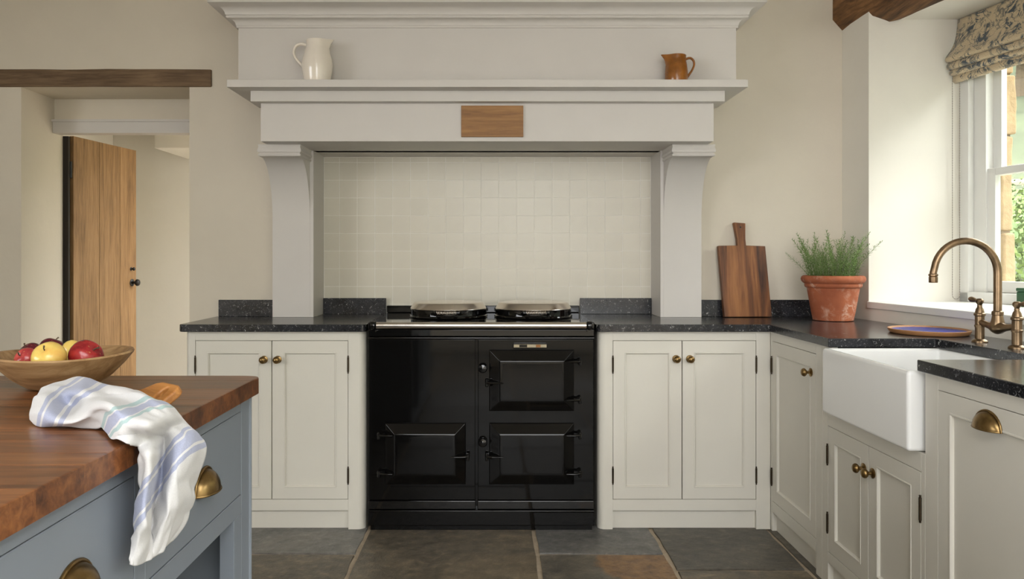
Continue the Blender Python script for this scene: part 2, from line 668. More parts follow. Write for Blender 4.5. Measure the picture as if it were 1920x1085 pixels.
prism(bm, [(XWIN(WW1), WW1), (XWIN(-3.4), -3.4), (2.6, -3.4), (2.5, WW1)], 0, CEIL)
wall_right = struct('wall_right', bm, m_wall_white, smooth=False)

bm = bmesh.new()
prism(bm, [(XWIN(REC0) - 0.012, REC0), (XWIN(REC1) - 0.012, REC1), (2.46, REC1), (2.20, REC0)], 0.951, 0.983)
bev(bm, 0.006, 2)
obj('window_sill', bm, m_trimw, wall_right)

bm = bmesh.new()
box(bm, -4.6, -4.4, -3.4, -2.8, 0, CEIL)
box(bm, -4.6, -4.4, -2.8, 0.4, 0, 0.95)  # unseen window opening, added to light the left-facing fronts
box(bm, -4.6, -4.4, -2.8, 0.4, 2.3, CEIL)
box(bm, -4.6, -4.4, 0.4, 5.9, 0, CEIL)
struct('wall_left', bm, m_wall, smooth=False)
bm = bmesh.new()                        # behind the camera; its wide window is unseen, added for fill light
for a, b, c, d in ((-4.6, -0.6, 0, CEIL), (-0.6, 1.8, 0, 0.95), (-0.6, 1.8, 2.35, CEIL), (1.8, 2.6, 0, CEIL)):
    box(bm, a, b, -3.4, -3.15, c, d)
struct('wall_front', bm, m_wall, smooth=False)
bm = bmesh.new()
box(bm, -4.6, 2.6, -0.3, 4.2, CEIL, CEIL + 0.15)
box(bm, -4.6, 2.6, -3.4, -2.9, CEIL, CEIL + 0.15)
box(bm, -4.6, -1.0, -2.9, -0.3, CEIL, CEIL + 0.15)
box(bm, 1.9, 2.6, -2.9, -0.3, CEIL, CEIL + 0.15)
struct('ceiling', bm, m_ceil, smooth=False)
bm = bmesh.new()
box(bm, -4.6, 2.6, -3.4, 5.9, -0.2, -0.008)
floor = struct('floor', bm, m_floor, smooth=False)


# flagstones
def flag(x0, x1, y0, y1, mat, seed):
    rnd = random.Random(seed)
    g = 0.0095
    pts = []
    cs = [(x0 + g, y0 + g), (x1 - g, y0 + g), (x1 - g, y1 - g), (x0 + g, y1 - g)]
    for k in range(4):
        a, b = cs[k], cs[(k + 1) % 4]
        n = 7
        for q in range(n):
            t = q / n
            dx, dy = b[0] - a[0], b[1] - a[1]
            ll = math.hypot(dx, dy)
            off = rnd.uniform(-0.004, 0.004) if q else 0.0
            pts.append((a[0] + dx * t - dy / ll * off, a[1] + dy * t + dx / ll * off))
    bm = bmesh.new()
    zt = rnd.uniform(-0.0015, 0.0)
    prism(bm, pts, -0.03, zt)
    top = [e for e in bm.edges if all(abs(v.co.z - zt) < 1e-5 for v in e.verts)]
    bmesh.ops.bevel(bm, geom=top, offset=0.003, segments=2, profile=0.5, affect='EDGES')
    return obj('flagstone', bm, mat, floor)


fs = [(-1.30, -0.545, 3.10, 3.52, m_slate_blue), (-1.30, -0.545, 2.50, 3.10, m_slate_brown),
      (-0.545, 0.176, 2.72, 3.52, m_slate_brown), (0.176, 0.69, 3.10, 3.52, m_slate_blue),
      (0.176, 0.69, 2.62, 3.10, m_slate_rust), (0.69, 1.195, 2.94, 3.52, m_slate_dark),
      (0.69, 1.195, 2.35, 2.94, m_slate_brown), (1.195, 1.72, 2.85, 3.52, m_slate_dark), (1.195, 1.72, 2.2, 2.85, m_slate_dark)]
cols = [(-4.4, -3.75), (-3.75, -3.0), (-3.0, -2.15), (-2.15, -1.30), (-1.30, -0.545), (-0.545, 0.176), (0.176, 0.69), (0.69, 1.195), (1.195, 1.72)]
starts = {-1.30: 2.50, -0.545: 2.72, 0.176: 2.62, 0.69: 2.35, 1.195: 2.2}
rr = random.Random(5)
for a, b in cols:
    y = starts.get(a, 3.80)
    while y > -3.1:
        h = rr.uniform(0.45, 0.95)
        fs.append((a, b, max(y - h, -3.15), y, rr.choice((m_slate_blue, m_slate_brown, m_slate_dark))))
        y -= h
for k, (a, b, c, d, mt) in enumerate(fs):
    flag(a, b, c, d, mt, 100 + k)
for k in range(3):
    flag(-2.33, -1.51, 3.81 + 0.6 * k, 4.41 + 0.6 * k, m_slate_brown, 300 + k)

# passage behind the doorway
bm = bmesh.new()
box(bm, -3.05, -2.75, 4.2, 5.9, 0, 2.45)
box(bm, -3.05, -0.7, 5.6, 5.9, 0, 2.45)
box(bm, -1.0, -0.8, 4.2, 4.3, 0, 2.45)
box(bm, -1.0, -0.8, 5.5, 5.6, 0, 2.45)
box(bm, -1.0, -0.8, 4.3, 5.5, 0, 0.3)
box(bm, -1.0, -0.8, 4.3, 5.5, 2.3, 2.45)
struct('wall_passage', bm, m_wall_white, smooth=False)
bm = bmesh.new()
box(bm, -3.05, -0.7, 4.2, 5.9, 2.45, 2.6)
struct('ceiling_passage', bm, m_ceil, smooth=False)
bm = bmesh.new()
box(bm, -2.215, -1.0, 5.05, 5.6, 1.90, 2.45)
bev(bm, 0.01, 2)
struct('trim_3', bm, m_wall_white)

# white door head in the passage opening
bm = bmesh.new()
box(bm, -2.335, -1.503, 4.10, 4.17, 1.845, 1.915)
bev(bm, 0.004, 2)
box(bm, -2.335, -1.503, 4.09, 4.12, 1.905, 1.917)
struct('trim_1', bm, m_hood)

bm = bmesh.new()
box(bm, -2.352, -2.306, 4.2005, 4.218, 0.0, 1.845)  # dark strip standing in for the shadow gap by the open door
struct('shadow_strip', bm, m_gap_shadow)

# plank door, standing open into the passage
hx, hy = -2.308, 4.235
door = struct('door_1', loc=(hx, hy, 0), rotz=math.radians(81.9))
ws = [0.0, 0.2207, 0.4132, 0.575]
for k in range(3):
    bm = bmesh.new()
    box(bm, ws[k] + 0.001, ws[k + 1] - 0.001, -0.013, 0.013, 0.012, 1.851)
    bev(bm, 0.0022, 2)
    obj('plank', bm, m_door, door)
bm = bmesh.new()
for z in (0.25, 0.95, 1.6):
    box(bm, 0.02, 0.555, 0.0135, 0.034, z, z + 0.11)
bev(bm, 0.004, 2)
obj('ledge_boards', bm, m_door, door)
rx = Matrix.Rotation(PI / 2, 4, 'X')    # lathe axis z -> -y


def knobmesh(bm, cx, cz, y0, s=1.0, plate=True):
    prof = [(0.016, 0), (0.0165, 0.003), (0.013, 0.005), (0.006, 0.007), (0.0055, 0.016), (0.010, 0.0185),
            (0.0150, 0.0235), (0.0158, 0.028), (0.0135, 0.0335), (0.008, 0.037), (0, 0.038)]
    m = Matrix.Translation((cx, y0, cz)) @ rx
    lathe(bm, [(r * s, z * s) for r, z in prof], 24, mat4=m)
    return bm


bm = bmesh.new()
knobmesh(bm, 0.53, 1.034, -0.0125, 1.35)
obj('door_knob', bm, m_iron, door)
bm = bmesh.new()
knobmesh(bm, 0.522, 1.118, -0.0125, 0.7)
obj('thumb_turn', bm, m_iron, door)
for z in (0.35, 1.62):
    bm = bmesh.new()
    tube(bm, [(-0.012, -0.004, z), (-0.012, -0.004, z + 0.09)], 0.008, 10)
    obj('hinge', bm, m_iron, door)

# ------------------------------------------------------------------ window in the recess
WO = (2.165, 3.60)
win = struct('window_1', loc=(WO[0], WO[1], 0), rotz=math.radians(-80))
S1 = 1.36
bm = bmesh.new()
ZB, ZT = 0.983, 2.29
for a, b in ((0.0, 0.055), (S1 - 0.055, S1)):
    box(bm, a, b, 0.0, 0.10, ZB, ZT)
box(bm, 0.055, 0.125, 0.028, 0.10, ZB, ZT)
box(bm, S1 - 0.125, S1 - 0.055, 0.028, 0.10, ZB, ZT)
box(bm, 0.0, S1, 0.0, 0.11, ZB, 1.03)
box(bm, 0.0, S1, 0.0, 0.10, 2.2, ZT)
bev(bm, 0.004, 2)
obj('frame', bm, m_trimw, win)


def sash(y0, y1, z0, z1, rb, rt):
    bm = bmesh.new()
    a, b = 0.122, S1 - 0.122
    w = 0.046
    box(bm, a, a + w, y0, y1, z0, z1)
    box(bm, b - w, b, y0, y1, z0, z1)
    box(bm, a + w, b - w, y0, y1, z0, z0 + rb)
    box(bm, a + w, b - w, y0, y1, z1 - rt, z1)
    bev(bm, 0.004, 2)
    s = obj('sash', bm, m_trimw, win)
    bm = bmesh.new()
    ym = (y0 + y1) / 2
    box(bm, a + w, b - w, ym - 0.002, ym + 0.002, z0 + rb, z1 - rt)
    obj('pane', bm, m_glass, s, smooth=False)


sash(0.036, 0.066, 1.031, 1.585, 0.05, 0.034)
sash(0.068, 0.098, 1.553, 2.2, 0.034, 0.05)

# stone jamb outside
jamb_z = [0.80, 1.302, 1.738, 2.012, 2.42]
for k in range(4):
    bm = bmesh.new()
    e = random.Random(k).uniform(-0.006, 0.006)
    box(bm, -0.30, 0.138 + e, 0.105, 0.165 + e, jamb_z[k] + 0.005, jamb_z[k + 1] - 0.005)
    bmesh.ops.subdivide_edges(bm, edges=bm.edges, cuts=5, use_grid_fill=True)
    for v in bm.verts:
        v.co += Vector([noise.noise(v.co * 14 + Vector((q * 9.1, k, 0))) for q in range(3)]) * 0.006
    bev(bm, 0.012, 3, 60)
    s = obj('stone', bm, m_stone, wall_right)
    s.matrix_local = Matrix.Translation((WO[0], WO[1], 0)) @ Matrix.Rotation(math.radians(-80), 4, 'Z')

bm = bmesh.new()
box(bm, -0.30, 0.124, 0.11, 0.155, 0.80, 2.42)
s = obj('mortar', bm, m_render, wall_right, smooth=False)
s.matrix_local = Matrix.Translation((WO[0], WO[1], 0)) @ Matrix.Rotation(math.radians(-80), 4, 'Z')

# second window, same wall, with glazing bars; unseen, widened for more fill
wide_fill_win = struct('unseen_widened_window', loc=(2.2, WW0, 0), rotz=-PI / 2)
bm = bmesh.new()
wl = WW0 - WW1
for a in (0.0, 0.84, 1.69, wl - 0.07):
    box(bm, a, a + 0.07, 0, 0.07, 0.9, 2.3)
for z in (0.9, 2.23):
    box(bm, 0.07, wl - 0.07, 0.005, 0.065, z, z + 0.07)
for z in (1.4, 1.85):
    box(bm, 0.07, wl - 0.07, 0.02, 0.05, z, z + 0.025)
obj('frame', bm, m_trimw, wide_fill_win)
bm = bmesh.new()
prism(bm, [(XWIN(WW0), WW0), (XWIN(WW1), WW1), (2.2, WW1), (2.2, WW0)], 0.9005, 0.915)
obj('unseen_sill_board', bm, m_trimw, wall_right)

portal('window_daylight', (2.36, 2.95, 1.62), (0, math.radians(90), math.radians(10)), 1.25, 1.3)
portal('widened_window_fill', (2.3, (WW0 + WW1) / 2, 1.6), (0, math.radians(90), 0), 1.4, WW0 - WW1)
portal('added_rear_fill', (0.6, -3.2, 1.65), (math.radians(90), 0, 0), 2.4, 1.4)
portal('added_left_fill', (-4.45, -1.2, 1.62), (0, math.radians(-90), 0), 1.35, 3.2)
portal('added_roof_fill', (0.45, -1.6, CEIL + 0.12), (0, 0, 0), 2.9, 2.6)  # unseen roof light, added behind the camera for fill from above
bm = bmesh.new()
for a in (-1.0, -0.05, 0.9, 1.84):
    box(bm, a, a + 0.06, -2.9, -0.3, CEIL + 0.03, CEIL + 0.1)
box(bm, -1.0, 1.9, -1.63, -1.57, CEIL + 0.035, CEIL + 0.095)
struct('added_rooflight', bm, m_trimw)
rear_fill_win = struct('added_rear_window', loc=(-0.6, -3.28, 0))  # frame of the unseen rear window added for fill
bm = bmesh.new()
for a in (0.0, 0.78, 1.56, 2.34):
    box(bm, a, a + 0.06, 0, 0.06, 0.95, 2.35)
for z in (0.95, 1.62, 2.29):
    box(bm, 0.06, 2.34, 0.01, 0.05, z, z + 0.06)
obj('frame', bm, m_trimw, rear_fill_win)
portal('unseen_passage_fill', (-0.85, 4.9, 1.3), (0, math.radians(90), 0), 2.0, 1.2)  # unseen side opening, enlarged to brighten the passage

# ------------------------------------------------------------------ old oak
bm = bmesh.new()
n = 26
rows = []
for k in range(n + 1):
    xx = -3.3 + (-1.392 + 3.3) * k / n
    q = lambda s: noise.noise(Vector((xx * 4, s, 0.3))) * 0.008
    z0, z1 = 2.0275 + abs(q(1)) * 0.3, 2.117 + q(2) * 0.6
    y0 = YB - 0.012 + q(3) * 0.6
    rows.append([bm.verts.new(p) for p in ((xx, y0, z0), (xx, y0 - 0.001, (z0 + z1) / 2), (xx, y0, z1), (xx, YB + 0.02, z1), (xx, YB + 0.02, z0 + 0.003))])
for a, b in zip(rows, rows[1:]):
    for k in range(5):
        l = (k + 1) % 5
        bm.faces.new((a[k], a[l], b[l], b[k]))
bm.faces.new(rows[0])
bm.faces.new(rows[-1])
bev(bm, 0.006, 2, 50)
tag(obj('wooden_lintel', bm, m_lintel), 'weathered dark oak lintel set in the wall over the open doorway', 'beam')

bm = bmesh.new()
rows = []
n = 24
for k in range(n + 1):
    yy = YB - 0.001 - k * 0.085
    b0 = BX(yy)
    q = lambda s: noise.noise(Vector((yy * 3.5, s, 0.7))) * 0.014
    rows.append([bm.verts.new(p) for p in ((b0 + q(1), yy, 2.60), (b0 + q(1), yy, 2.356 + q(2)), (b0 + 0.04 + q(3), yy, 2.310 + q(4) * 0.7),
                                           (b0 + 0.115, yy, 2.284 + q(5) * 0.4), (b0 + 0.2, yy, 2.30), (b0 + 0.2, yy, 2.60))])
for a, b in zip(rows, rows[1:]):
    for k in range(6):
        l = (k + 1) % 6
        bm.faces.new((a[k], a[l], b[l], b[k]))
bm.faces.new(rows[0])
bm.faces.new(rows[-1])
tag(obj('ceiling_beam', bm, m_beam, ang=60), 'rough hewn brown oak beam under the ceiling above the window recess', 'beam')

# ------------------------------------------------------------------ mantel hood over the range
HX0, HX1 = -1.152, 1.097
hood = thing('mantel_hood', 'grey white painted mantel hood with curved corbels over the black range', 'mantel', (0, 3.6, 0))


def hp(name, bm, mat=None, parent=None, **kw):
    bmesh.ops.translate(bm, verts=bm.verts, vec=(0, -3.6, 0))
    return obj(name, bm, mat or m_hood, parent or hood, **kw)


def sweep3(bm, x0, x1, yf, yb, prof):
    """moulding run round left side, front and right side; prof (d, z)."""
    rows = [[bm.verts.new(p) for p in ((x0 - d, yb, z), (x0 - d, yf - d, z), (x1 + d, yf - d, z), (x1 + d, yb, z))] for d, z in prof]
    for a, b in zip(rows, rows[1:]):
        for k in range(3):
            bm.faces.new((a[k], a[k + 1], b[k + 1], b[k]))
    for r in (rows[0], rows[-1]):
        bm.faces.new(r)
    for k in (0, 3):
        bm.faces.new([r[k] for r in rows])
    bm.faces.new
    return bm


bm = bmesh.new()
box(bm, HX0, HX1, 3.50, YB - 0.001, 1.958, CEIL - 0.001)
hp('chimney_breast', bm)
cove = lambda d0, z0, d1, z1, n=6: [(d1 + (d0 - d1) * math.cos(PI / 2 * t / n), z0 + (z1 - z0) * math.sin(PI / 2 * t / n)) for t in range(n + 1)]
prof = [(0.0005, 2.222), (0.007, 2.222), (0.007, 2.230)] + cove(0.009, 2.232, 0.031, 2.255) + [(0.041, 2.257), (0.043, 2.262), (0.041, 2.268)] + \
       cove(0.045, 2.2695, 0.076, 2.300, 8) + [(0.092, 2.304), (0.104, 2.306), (0.106, 2.345), (0.106, 2.36), (0.0005, 2.36)]
bm = sweep3(bmesh.new(), HX0, HX1, 3.50, YB - 0.001, prof)
hp('cornice', bm, ang=30)
bm = bmesh.new()
box(bm, -1.157, 1.106, 3.36, YB - 0.001, 1.925, 1.958)
bev(bm, 0.002, 2)
hp('mantel_shelf', bm)
bm = bmesh.new()
box(bm, -1.076, 1.026, 3.43, YB - 0.001, 1.877, 1.925)
bev(bm, 0.002, 2)
hp('shelf_moulding', bm)
bm = bmesh.new()
box(bm, -1.043, 0.988, 3.47, YB - 0.001, 1.706, 1.877)
bev(bm, 0.002, 2)
hp('frieze', bm)
bm = bmesh.new()
box(bm, -0.893, 0.829, YB - 0.05, 4.002, 1.706, 1.719)
hp('soffit', bm)
for xa, xb, li in ((-1.075, -0.893, -1), (0.829, 1.013, 1)):
    bm = bmesh.new()
    pr = [(YB - 0.001, 0.8965), (3.77, 0.8965), (3.77, 1.25)]
    pr += [(3.585 + 0.185 * math.cos(PI / 2 * t / 14), 1.37 + 0.282 * math.sin(PI / 2 * t / 14)) for t in range(15)]
    pr += [(YB - 0.001, 1.652)]
    prism(bm, pr, xa, xb, lambda a, b, c: (c, a, b))
    cb = hp('corbel', bm, ang=30)
    bm = sweep3(bmesh.new(), xa, xb, 3.565, YB - 0.001,
                [(0.0, 1.652), (0.003, 1.652), (0.006, 1.6545), (0.007, 1.658), (0.006, 1.6615), (0.001, 1.664), (0.001, 1.667), (0.008, 1.671),
                 (0.010, 1.678), (0.006, 1.690), (0.005, 1.697), (0.008, 1.7055), (0.0, 1.7055)])
    hp('corbel_cap', bm, None, cb, ang=30)
    bm = bmesh.new()
    if li < 0:
        box(bm, -0.909, -0.876, 3.771, 4.002, 0.8965, 1.706)
    else:
        box(bm, 0.814, 0.844, 3.771, 4.002, 0.8965, 1.706)
    hp('niche_lining', bm)
bm = bmesh.new()
box(bm, -0.1435, 0.134, 3.459, 3.4699, 1.7245, 1.8645)
bev(bm, 0.0015, 2)
pl = hp('plaque', bm, m_plaque)
pl['label'] = 'oak plaque'

# ------------------------------------------------------------------ cabinets
DR = [(0, 0.0012), (0.0012, 0.0), (0.050, 0.0), (0.0512, -0.0015), (0.0545, -0.0015), (0.0575, 0.002), (0.059, 0.0075), (0.062, 0.0085)]


def door_part(parent, x0, x1, z0, z1, knob=None, hinge=None, name='door', mat=None, rings=None, back=0.02):
    g = 0.0018
    bm = bmesh.new()
    ringpanel(bm, x0 + g, x1 - g, z0 + g, z1 - g, rings or DR, back)
    d = obj(name, bm, mat or m_cab, parent, ang=20)
    if knob:
        bm = bmesh.new()
        knobmesh(bm, knob[0], knob[1], 0.0, 1.0)
        obj('knob', bm, m_brass, d)
    if hinge is not None:
        for z in (z0 + 0.105, z1 - 0.105):
            bm = bmesh.new()
            tube(bm, [(hinge, -0.003, z - 0.032), (hinge, -0.003, z + 0.032)], 0.0042, 8)
            for q in (-0.036, 0.036):
                tube(bm, [(hinge, -0.003, z + q - 0.003), (hinge, -0.003, z + q + 0.003)], [0.0028, 0.0034], 8)
            obj('hinge', bm, m_hinge, d)
    return d


def frame_part(parent, rects, mat=None, name='face_frame', y1=0.022):
    bm = bmesh.new()
    for x0, x1, z0, z1 in rects:
        box(bm, x0, x1, 0.0, y1, z0, z1)
    bev(bm, 0.0008, 1)
    return obj(name, bm, mat or m_cab, parent)


def carcass(parent, x0, x1, y0, y1, z0, z1, mat=None):
    bm = bmesh.new()
    box(bm, x0, x1, y0, y1, z0, z1)
    return obj('carcass', bm, mat or m_gap, parent, smooth=False)


def rpost(parent, x0, x1, side, r, depth=0.1, z1=0.863):
    """face post with one rounded front corner."""
    bm = bmesh.new()
    pts = []
    if side > 0:
        pts = [(x0, depth), (x0, 0.0)] + [(x1 - r + r * math.sin(PI / 2 * t / 8), r - r * math.cos(PI / 2 * t / 8)) for t in range(9)] + [(x1, depth)]
    else:
        pts = [(x1, depth), (x1, 0.0)] + [(x0 + r - r * math.sin(PI / 2 * t / 8), r - r * math.cos(PI / 2 * t / 8)) for t in range(9)] + [(x0, depth)]
    prism(bm, pts, 0.0, z1)
    return obj('corner_post', bm, m_cab, parent, ang=25)


YC = 3.38
ZW0, ZW1 = 0.864, 0.896
DB, DT, RB = 0.130, 0.824, 0.082
# left of the range
L = thing('base_cabinet', 'off-white double door base cabinet between the doorway and the range', 'cabinet', (-1.343, YC, 0))
carcass(L, 0.012, 0.772, 0.025, 0.42, 0.06, 0.863)
rpost(L, 0.0, 0.042, -1, 0.02, 0.42)
rpost(L, 0.710, 0.784, 1, 0.034, 0.42)
frame_part(L, [(0.042, 0.710, DT, 0.863)], name='top_rail')
frame_part(L, [(0.042, 0.710, RB, DB)], name='bottom_rail')
door_part(L, 0.042, 0.376, DB, DT, (0.343, 0.741), 0.0425)
door_part(L, 0.376, 0.710, DB, DT, (0.403, 0.741), 0.7095)
bm = bmesh.new()
box(bm, 0.042, 0.710, 0.020, 0.05, 0.0, RB - 0.002)
obj('plinth', bm, m_cab, L)
# right of the range
R = thing('base_cabinet', 'off-white double door base cabinet between the range and the inner corner', 'cabinet', (0.456, YC, 0))
carcass(R, 0.012, 0.74, 0.025, 0.42, 0.06, 0.863)
rpost(R, 0.0, 0.065, -1, 0.034, 0.42)
frame_part(R, [(0.065, 0.6915, DT, 0.863), (0.065, 0.6915, RB, DB), (0.6915, 0.7535, 0.0, 0.863)])
door_part(R, 0.065, 0.368, DB, DT, (0.341, 0.744), 0.0655)
door_part(R, 0.368, 0.6915, DB, DT, (0.401, 0.744), 0.691)
bm = bmesh.new()
box(bm, 0.065, 0.6915, 0.020, 0.05, 0.0, RB - 0.002)
obj('plinth', bm, m_cab, R)
# run under the window, fronts face the room
XC = 1.21
A = thing('base_cabinet', 'off-white single door base cabinet between the inner corner and the sink', 'cabinet', (XC, YC, 0), -PI / 2)
carcass(A, 0.012, 0.525, 0.025, 0.45, 0.06, 0.863)
frame_part(A, [(0.0005, 0.020, 0.0, 0.863), (0.020, 0.476, DT, 0.863), (0.020, 0.476, RB, DB), (0.476, 0.53, 0.0, 0.863)])
door_part(A, 0.020, 0.476, DB, DT, (0.430, 0.748), 0.0205)
bm = bmesh.new()
box(bm, 0.020, 0.476, 0.020, 0.05, 0.0, RB - 0.002)
obj('plinth', bm, m_cab, A)
S = thing('sink_cabinet', 'off-white double door cabinet carrying the white sink', 'cabinet', (XC, 2.85, 0), -PI / 2)
carcass(S, 0.012, 0.655, 0.025, 0.45, 0.06, 0.62)
frame_part(S, [(0.0005, 0.05, 0.0, 0.632), (0.0005, 0.082, 0.632, 0.863), (0.05, 0.66, 0.578, 0.632), (0.05, 0.66, RB, 0.122), (0.66, 0.68, 0.0, 0.632)])
door_part(S, 0.05, 0.352, 0.122, 0.578, (0.322, 0.497), 0.0505)
door_part(S, 0.352, 0.66, 0.122, 0.578, (0.382, 0.497), 0.6595)
bm = bmesh.new()
box(bm, 0.05, 0.66, 0.020, 0.05, 0.0, RB - 0.002)
obj('plinth', bm, m_cab, S)
D = thing('dishwasher_cabinet', 'off-white panelled cabinet with brass cup pull beside the sink', 'cabinet', (XC, 2.17, 0), -PI / 2)
carcass(D, 0.012, 0.655, 0.025, 0.5, 0.06, 0.863)
bm = bmesh.new()
box(bm, 0.66, 0.72, 0.0225, 0.5, 0.0, 0.863)
obj('end_panel', bm, m_cab, D)
frame_part(D, [(0.0005, 0.063, 0.0, 0.863), (0.063, 0.66, DT, 0.863), (0.063, 0.66, RB, 0.122), (0.66, 0.72, 0.0, 0.863)])
dd = door_part(D, 0.063, 0.66, 0.122, DT)
bm = bmesh.new()
box(bm, 0.063, 0.66, 0.020, 0.05, 0.0, RB - 0.002)
obj('plinth', bm, m_cab, D)


def cup_pull(parent, cx, cz, a=0.049, h=0.042, d=0.027):
    bm = bmesh.new()
    nu, nv = 18, 8
    for sgn, k in ((1, 1.0), (-1, 0.9)):
        rows = [[bm.verts.new((cx + a * k * math.cos(PI * i / nu), -0.001 - d * k * math.sin(PI * i / nu) * math.sin(PI / 2 * j / nv),
                               cz + h * k * math.sin(PI * i / nu) * math.cos(PI / 2 * j / nv))) for j in range(nv + 1)] for i in range(nu + 1)]
        for p, q in zip(rows, rows[1:]):
            for j in range(nv):
                try:
                    bm.faces.new((p[j], p[j + 1], q[j + 1], q[j]))
                except ValueError:
                    pass
    bmesh.ops.remove_doubles(bm, verts=bm.verts, dist=0.0003)
    tube(bm, [(cx + (a + 0.002) * math.cos(PI * i / 24), -0.002, cz + (h + 0.002) * math.sin(PI * i / 24)) for i in range(25)], 0.003, 8)
    tube(bm, [(cx + a * k / 12 * 1.0, -0.001 - d * math.sqrt(max(0, 1 - (k / 12) ** 2)), cz) for k in range(-12, 13)], 0.0018, 6)
    return obj('cup_pull', bm, m_brass, parent, ang=60)


cup_pull(dd, 0.277, 0.765)

# ------------------------------------------------------------------ stone worktops
wl_ = thing('stone_worktop', 'black speckled granite worktop between the doorway and the range', 'worktop', (-1.0, 3.6, ZW0))


def wt(name, bm, parent, off, w=0.003, mat=None):
    bmesh.ops.translate(bm, verts=bm.verts, vec=(-off[0], -off[1], -off[2]))
    bev(bm, w, 3)
    return obj(name, bm, mat or m_granite, parent)


def arc(cx, cy, r, a0, a1, n=8):
    return [(cx + r * math.cos(math.radians(a0 + (a1 - a0) * k / n)), cy + r * math.sin(math.radians(a0 + (a1 - a0) * k / n))) for k in range(n + 1)]


bm = bmesh.new()
pts = arc(-1.365 + 0.025, 3.35 + 0.025, 0.025, 180, 270) + arc(-0.552 - 0.02, 3.35 + 0.02, 0.02, 270, 360) + \
      [(-0.552, 4.000), (-0.872, 4.000), (-0.872, YB - 0.002), (-1.365, YB - 0.002)]
prism(bm, pts, ZW0, ZW1)
wt('slab', bm, wl_, (-1.0, 3.6, ZW0))
for a, b, c, d in ((-1.352, -1.077, 3.808, YB - 0.002), (-0.874, -0.552, 3.978, 3.997)):
    bm = bmesh.new()
    box(bm, a, b, c, d, ZW1 + 0.0002, 0.978)
    wt('upstand', bm, wl_, (-1.0, 3.6, ZW0), 0.0015)
wr_ = thing('stone_worktop', 'black speckled granite worktop turning the corner from the range to the sink', 'worktop', (1.3, 3.5, ZW0))
bm = bmesh.new()
pts = arc(0.446 + 0.02, 3.35 + 0.02, 0.02, 180, 270) + [(1.195, 3.35), (1.195, 2.762), (1.575, 2.762), (1.585, 2.185), (1.195, 2.185), (1.195, 1.44),
       (XWIN(1.44) - 0.003, 1.44), (XWIN(YB) - 0.003, YB - 0.002), (0.8125, YB - 0.002), (0.8125, 4.0), (0.446, 4.0)]
prism(bm, pts, ZW0, ZW1)
wt('slab', bm, wr_, (1.3, 3.5, ZW0))
for a, b, c, d in ((0.446, 0.8125, 3.978, 3.997), (1.015, 1.72, 3.808, YB - 0.002)):
    bm = bmesh.new()
    box(bm, a, b, c, d, ZW1 + 0.0002, 0.978)
    wt('upstand', bm, wr_, (1.3, 3.5, ZW0), 0.0015)

# ------------------------------------------------------------------ sink and tap
sk = thing('butler_sink', 'white glazed farmhouse sink under the bronze bridge tap', 'sink', (1.386, 2.4765, 0.634))
x0, x1, y0, y1, z0, z1 = -0.214, 0.214, -0.2865, 0.2865, 0.0, 0.2285
bm = bmesh.new()
lv = [[(x0, y0), (x1, y0), (x1, y1), (x0, y1)], None]
t = 0.024
rows = [[bm.verts.new((x, y, z)) for x, y in ((x0 + i, y0 + i), (x1 - i, y0 + i), (x1 - i, y1 - i), (x0 + i, y1 - i))]
        for i, z in ((0, z0), (0, z1), (t, z1), (t + 0.006, z0 + 0.03))]
bm.faces.new(rows[0][::-1])
for a, b in zip(rows, rows[1:]):
    for k in range(4):
        bm.faces.new((a[k], a[(k + 1) % 4], b[(k + 1) % 4], b[k]))
bm.faces.new(rows[-1])
bev(bm, 0.011, 4)
obj('basin', bm, m_sink, sk)
bm = bmesh.new()
lathe(bm, [(0.045, 0), (0.045, 0.003), (0.035, 0.004), (0.03, 0.001), (0, 0.001)], 24, (0.0, 0, 0.031))
obj('drain', bm, m_bronze, sk)

tp = thing('bridge_tap', 'aged bronze bridge tap with curved spout behind the white sink', 'tap', (1.66, 2.549, ZW1 + 0.0003))
for s in (1, -1):
    bm = bmesh.new()
    lathe(bm, [(0.025, 0), (0.025, 0.004), (0.021, 0.008), (0.0145, 0.011), (0.0145, 0.05), (0.0165, 0.053), (0.0165, 0.058), (0.0145, 0.06),
               (0.0145, 0.088), (0.018, 0.091), (0.018, 0.097), (0.0145, 0.100), (0.0120, 0.112), (0.008, 0.119), (0.0078, 0.126), (0, 0.126)], 24, (0, 0.094 * s, 0))
    pp = obj('pillar', bm, m_bronze, tp)
    bm = bmesh.new()
    lathe(bm, [(0.006, 0.124), (0.0085, 0.130), (0.0125, 0.136), (0.0125, 0.143), (0.008, 0.148), (0, 0.149)], 20, (0, 0.094 * s, 0))
    tube(bm, [(0, 0.094 * s + s * q, 0.140 + 0.004 * q / 0.05) for q in (0.006, 0.016, 0.024, 0.034, 0.046, 0.054, 0.057)],
         [0.006, 0.0045, 0.006, 0.0085, 0.0095, 0.007, 0.002], 14)
    obj('lever', bm, m_bronze, pp)
bm = bmesh.new()
tube(bm, [(0, 0.094 - 0.188 * k / 16, 0.070 - 0.012 * math.sin(PI * k / 16)) for k in range(17)],
     [0.0105 + 0.012 * math.exp(-((k - 8) / 2.2) ** 2) for k in range(17)], 16)
obj('bridge', bm, m_bronze, tp)
bm = bmesh.new()
lathe(bm, [(0.022, 0.055), (0.022, 0.068), (0.0185, 0.082), (0.0155, 0.098), (0.0175, 0.100), (0.0175, 0.110), (0.0145, 0.112), (0.0135, 0.113), (0, 0.113)], 24)
obj('boss', bm, m_bronze, tp)
bm = bmesh.new()
rr_ = 0.1045
path = [(0, 0, 0.11 + 0.128 * k / 6) for k in range(7)]
path += [(-rr_ + rr_ * math.cos(a), 0, 0.238 + rr_ * math.sin(a)) for a in [PI * k / 20 for k in range(1, 20)]]
path += [(-2 * rr_ - 0.003, 0, 0.238 - 0.012 * k) for k in range(0, 2)]
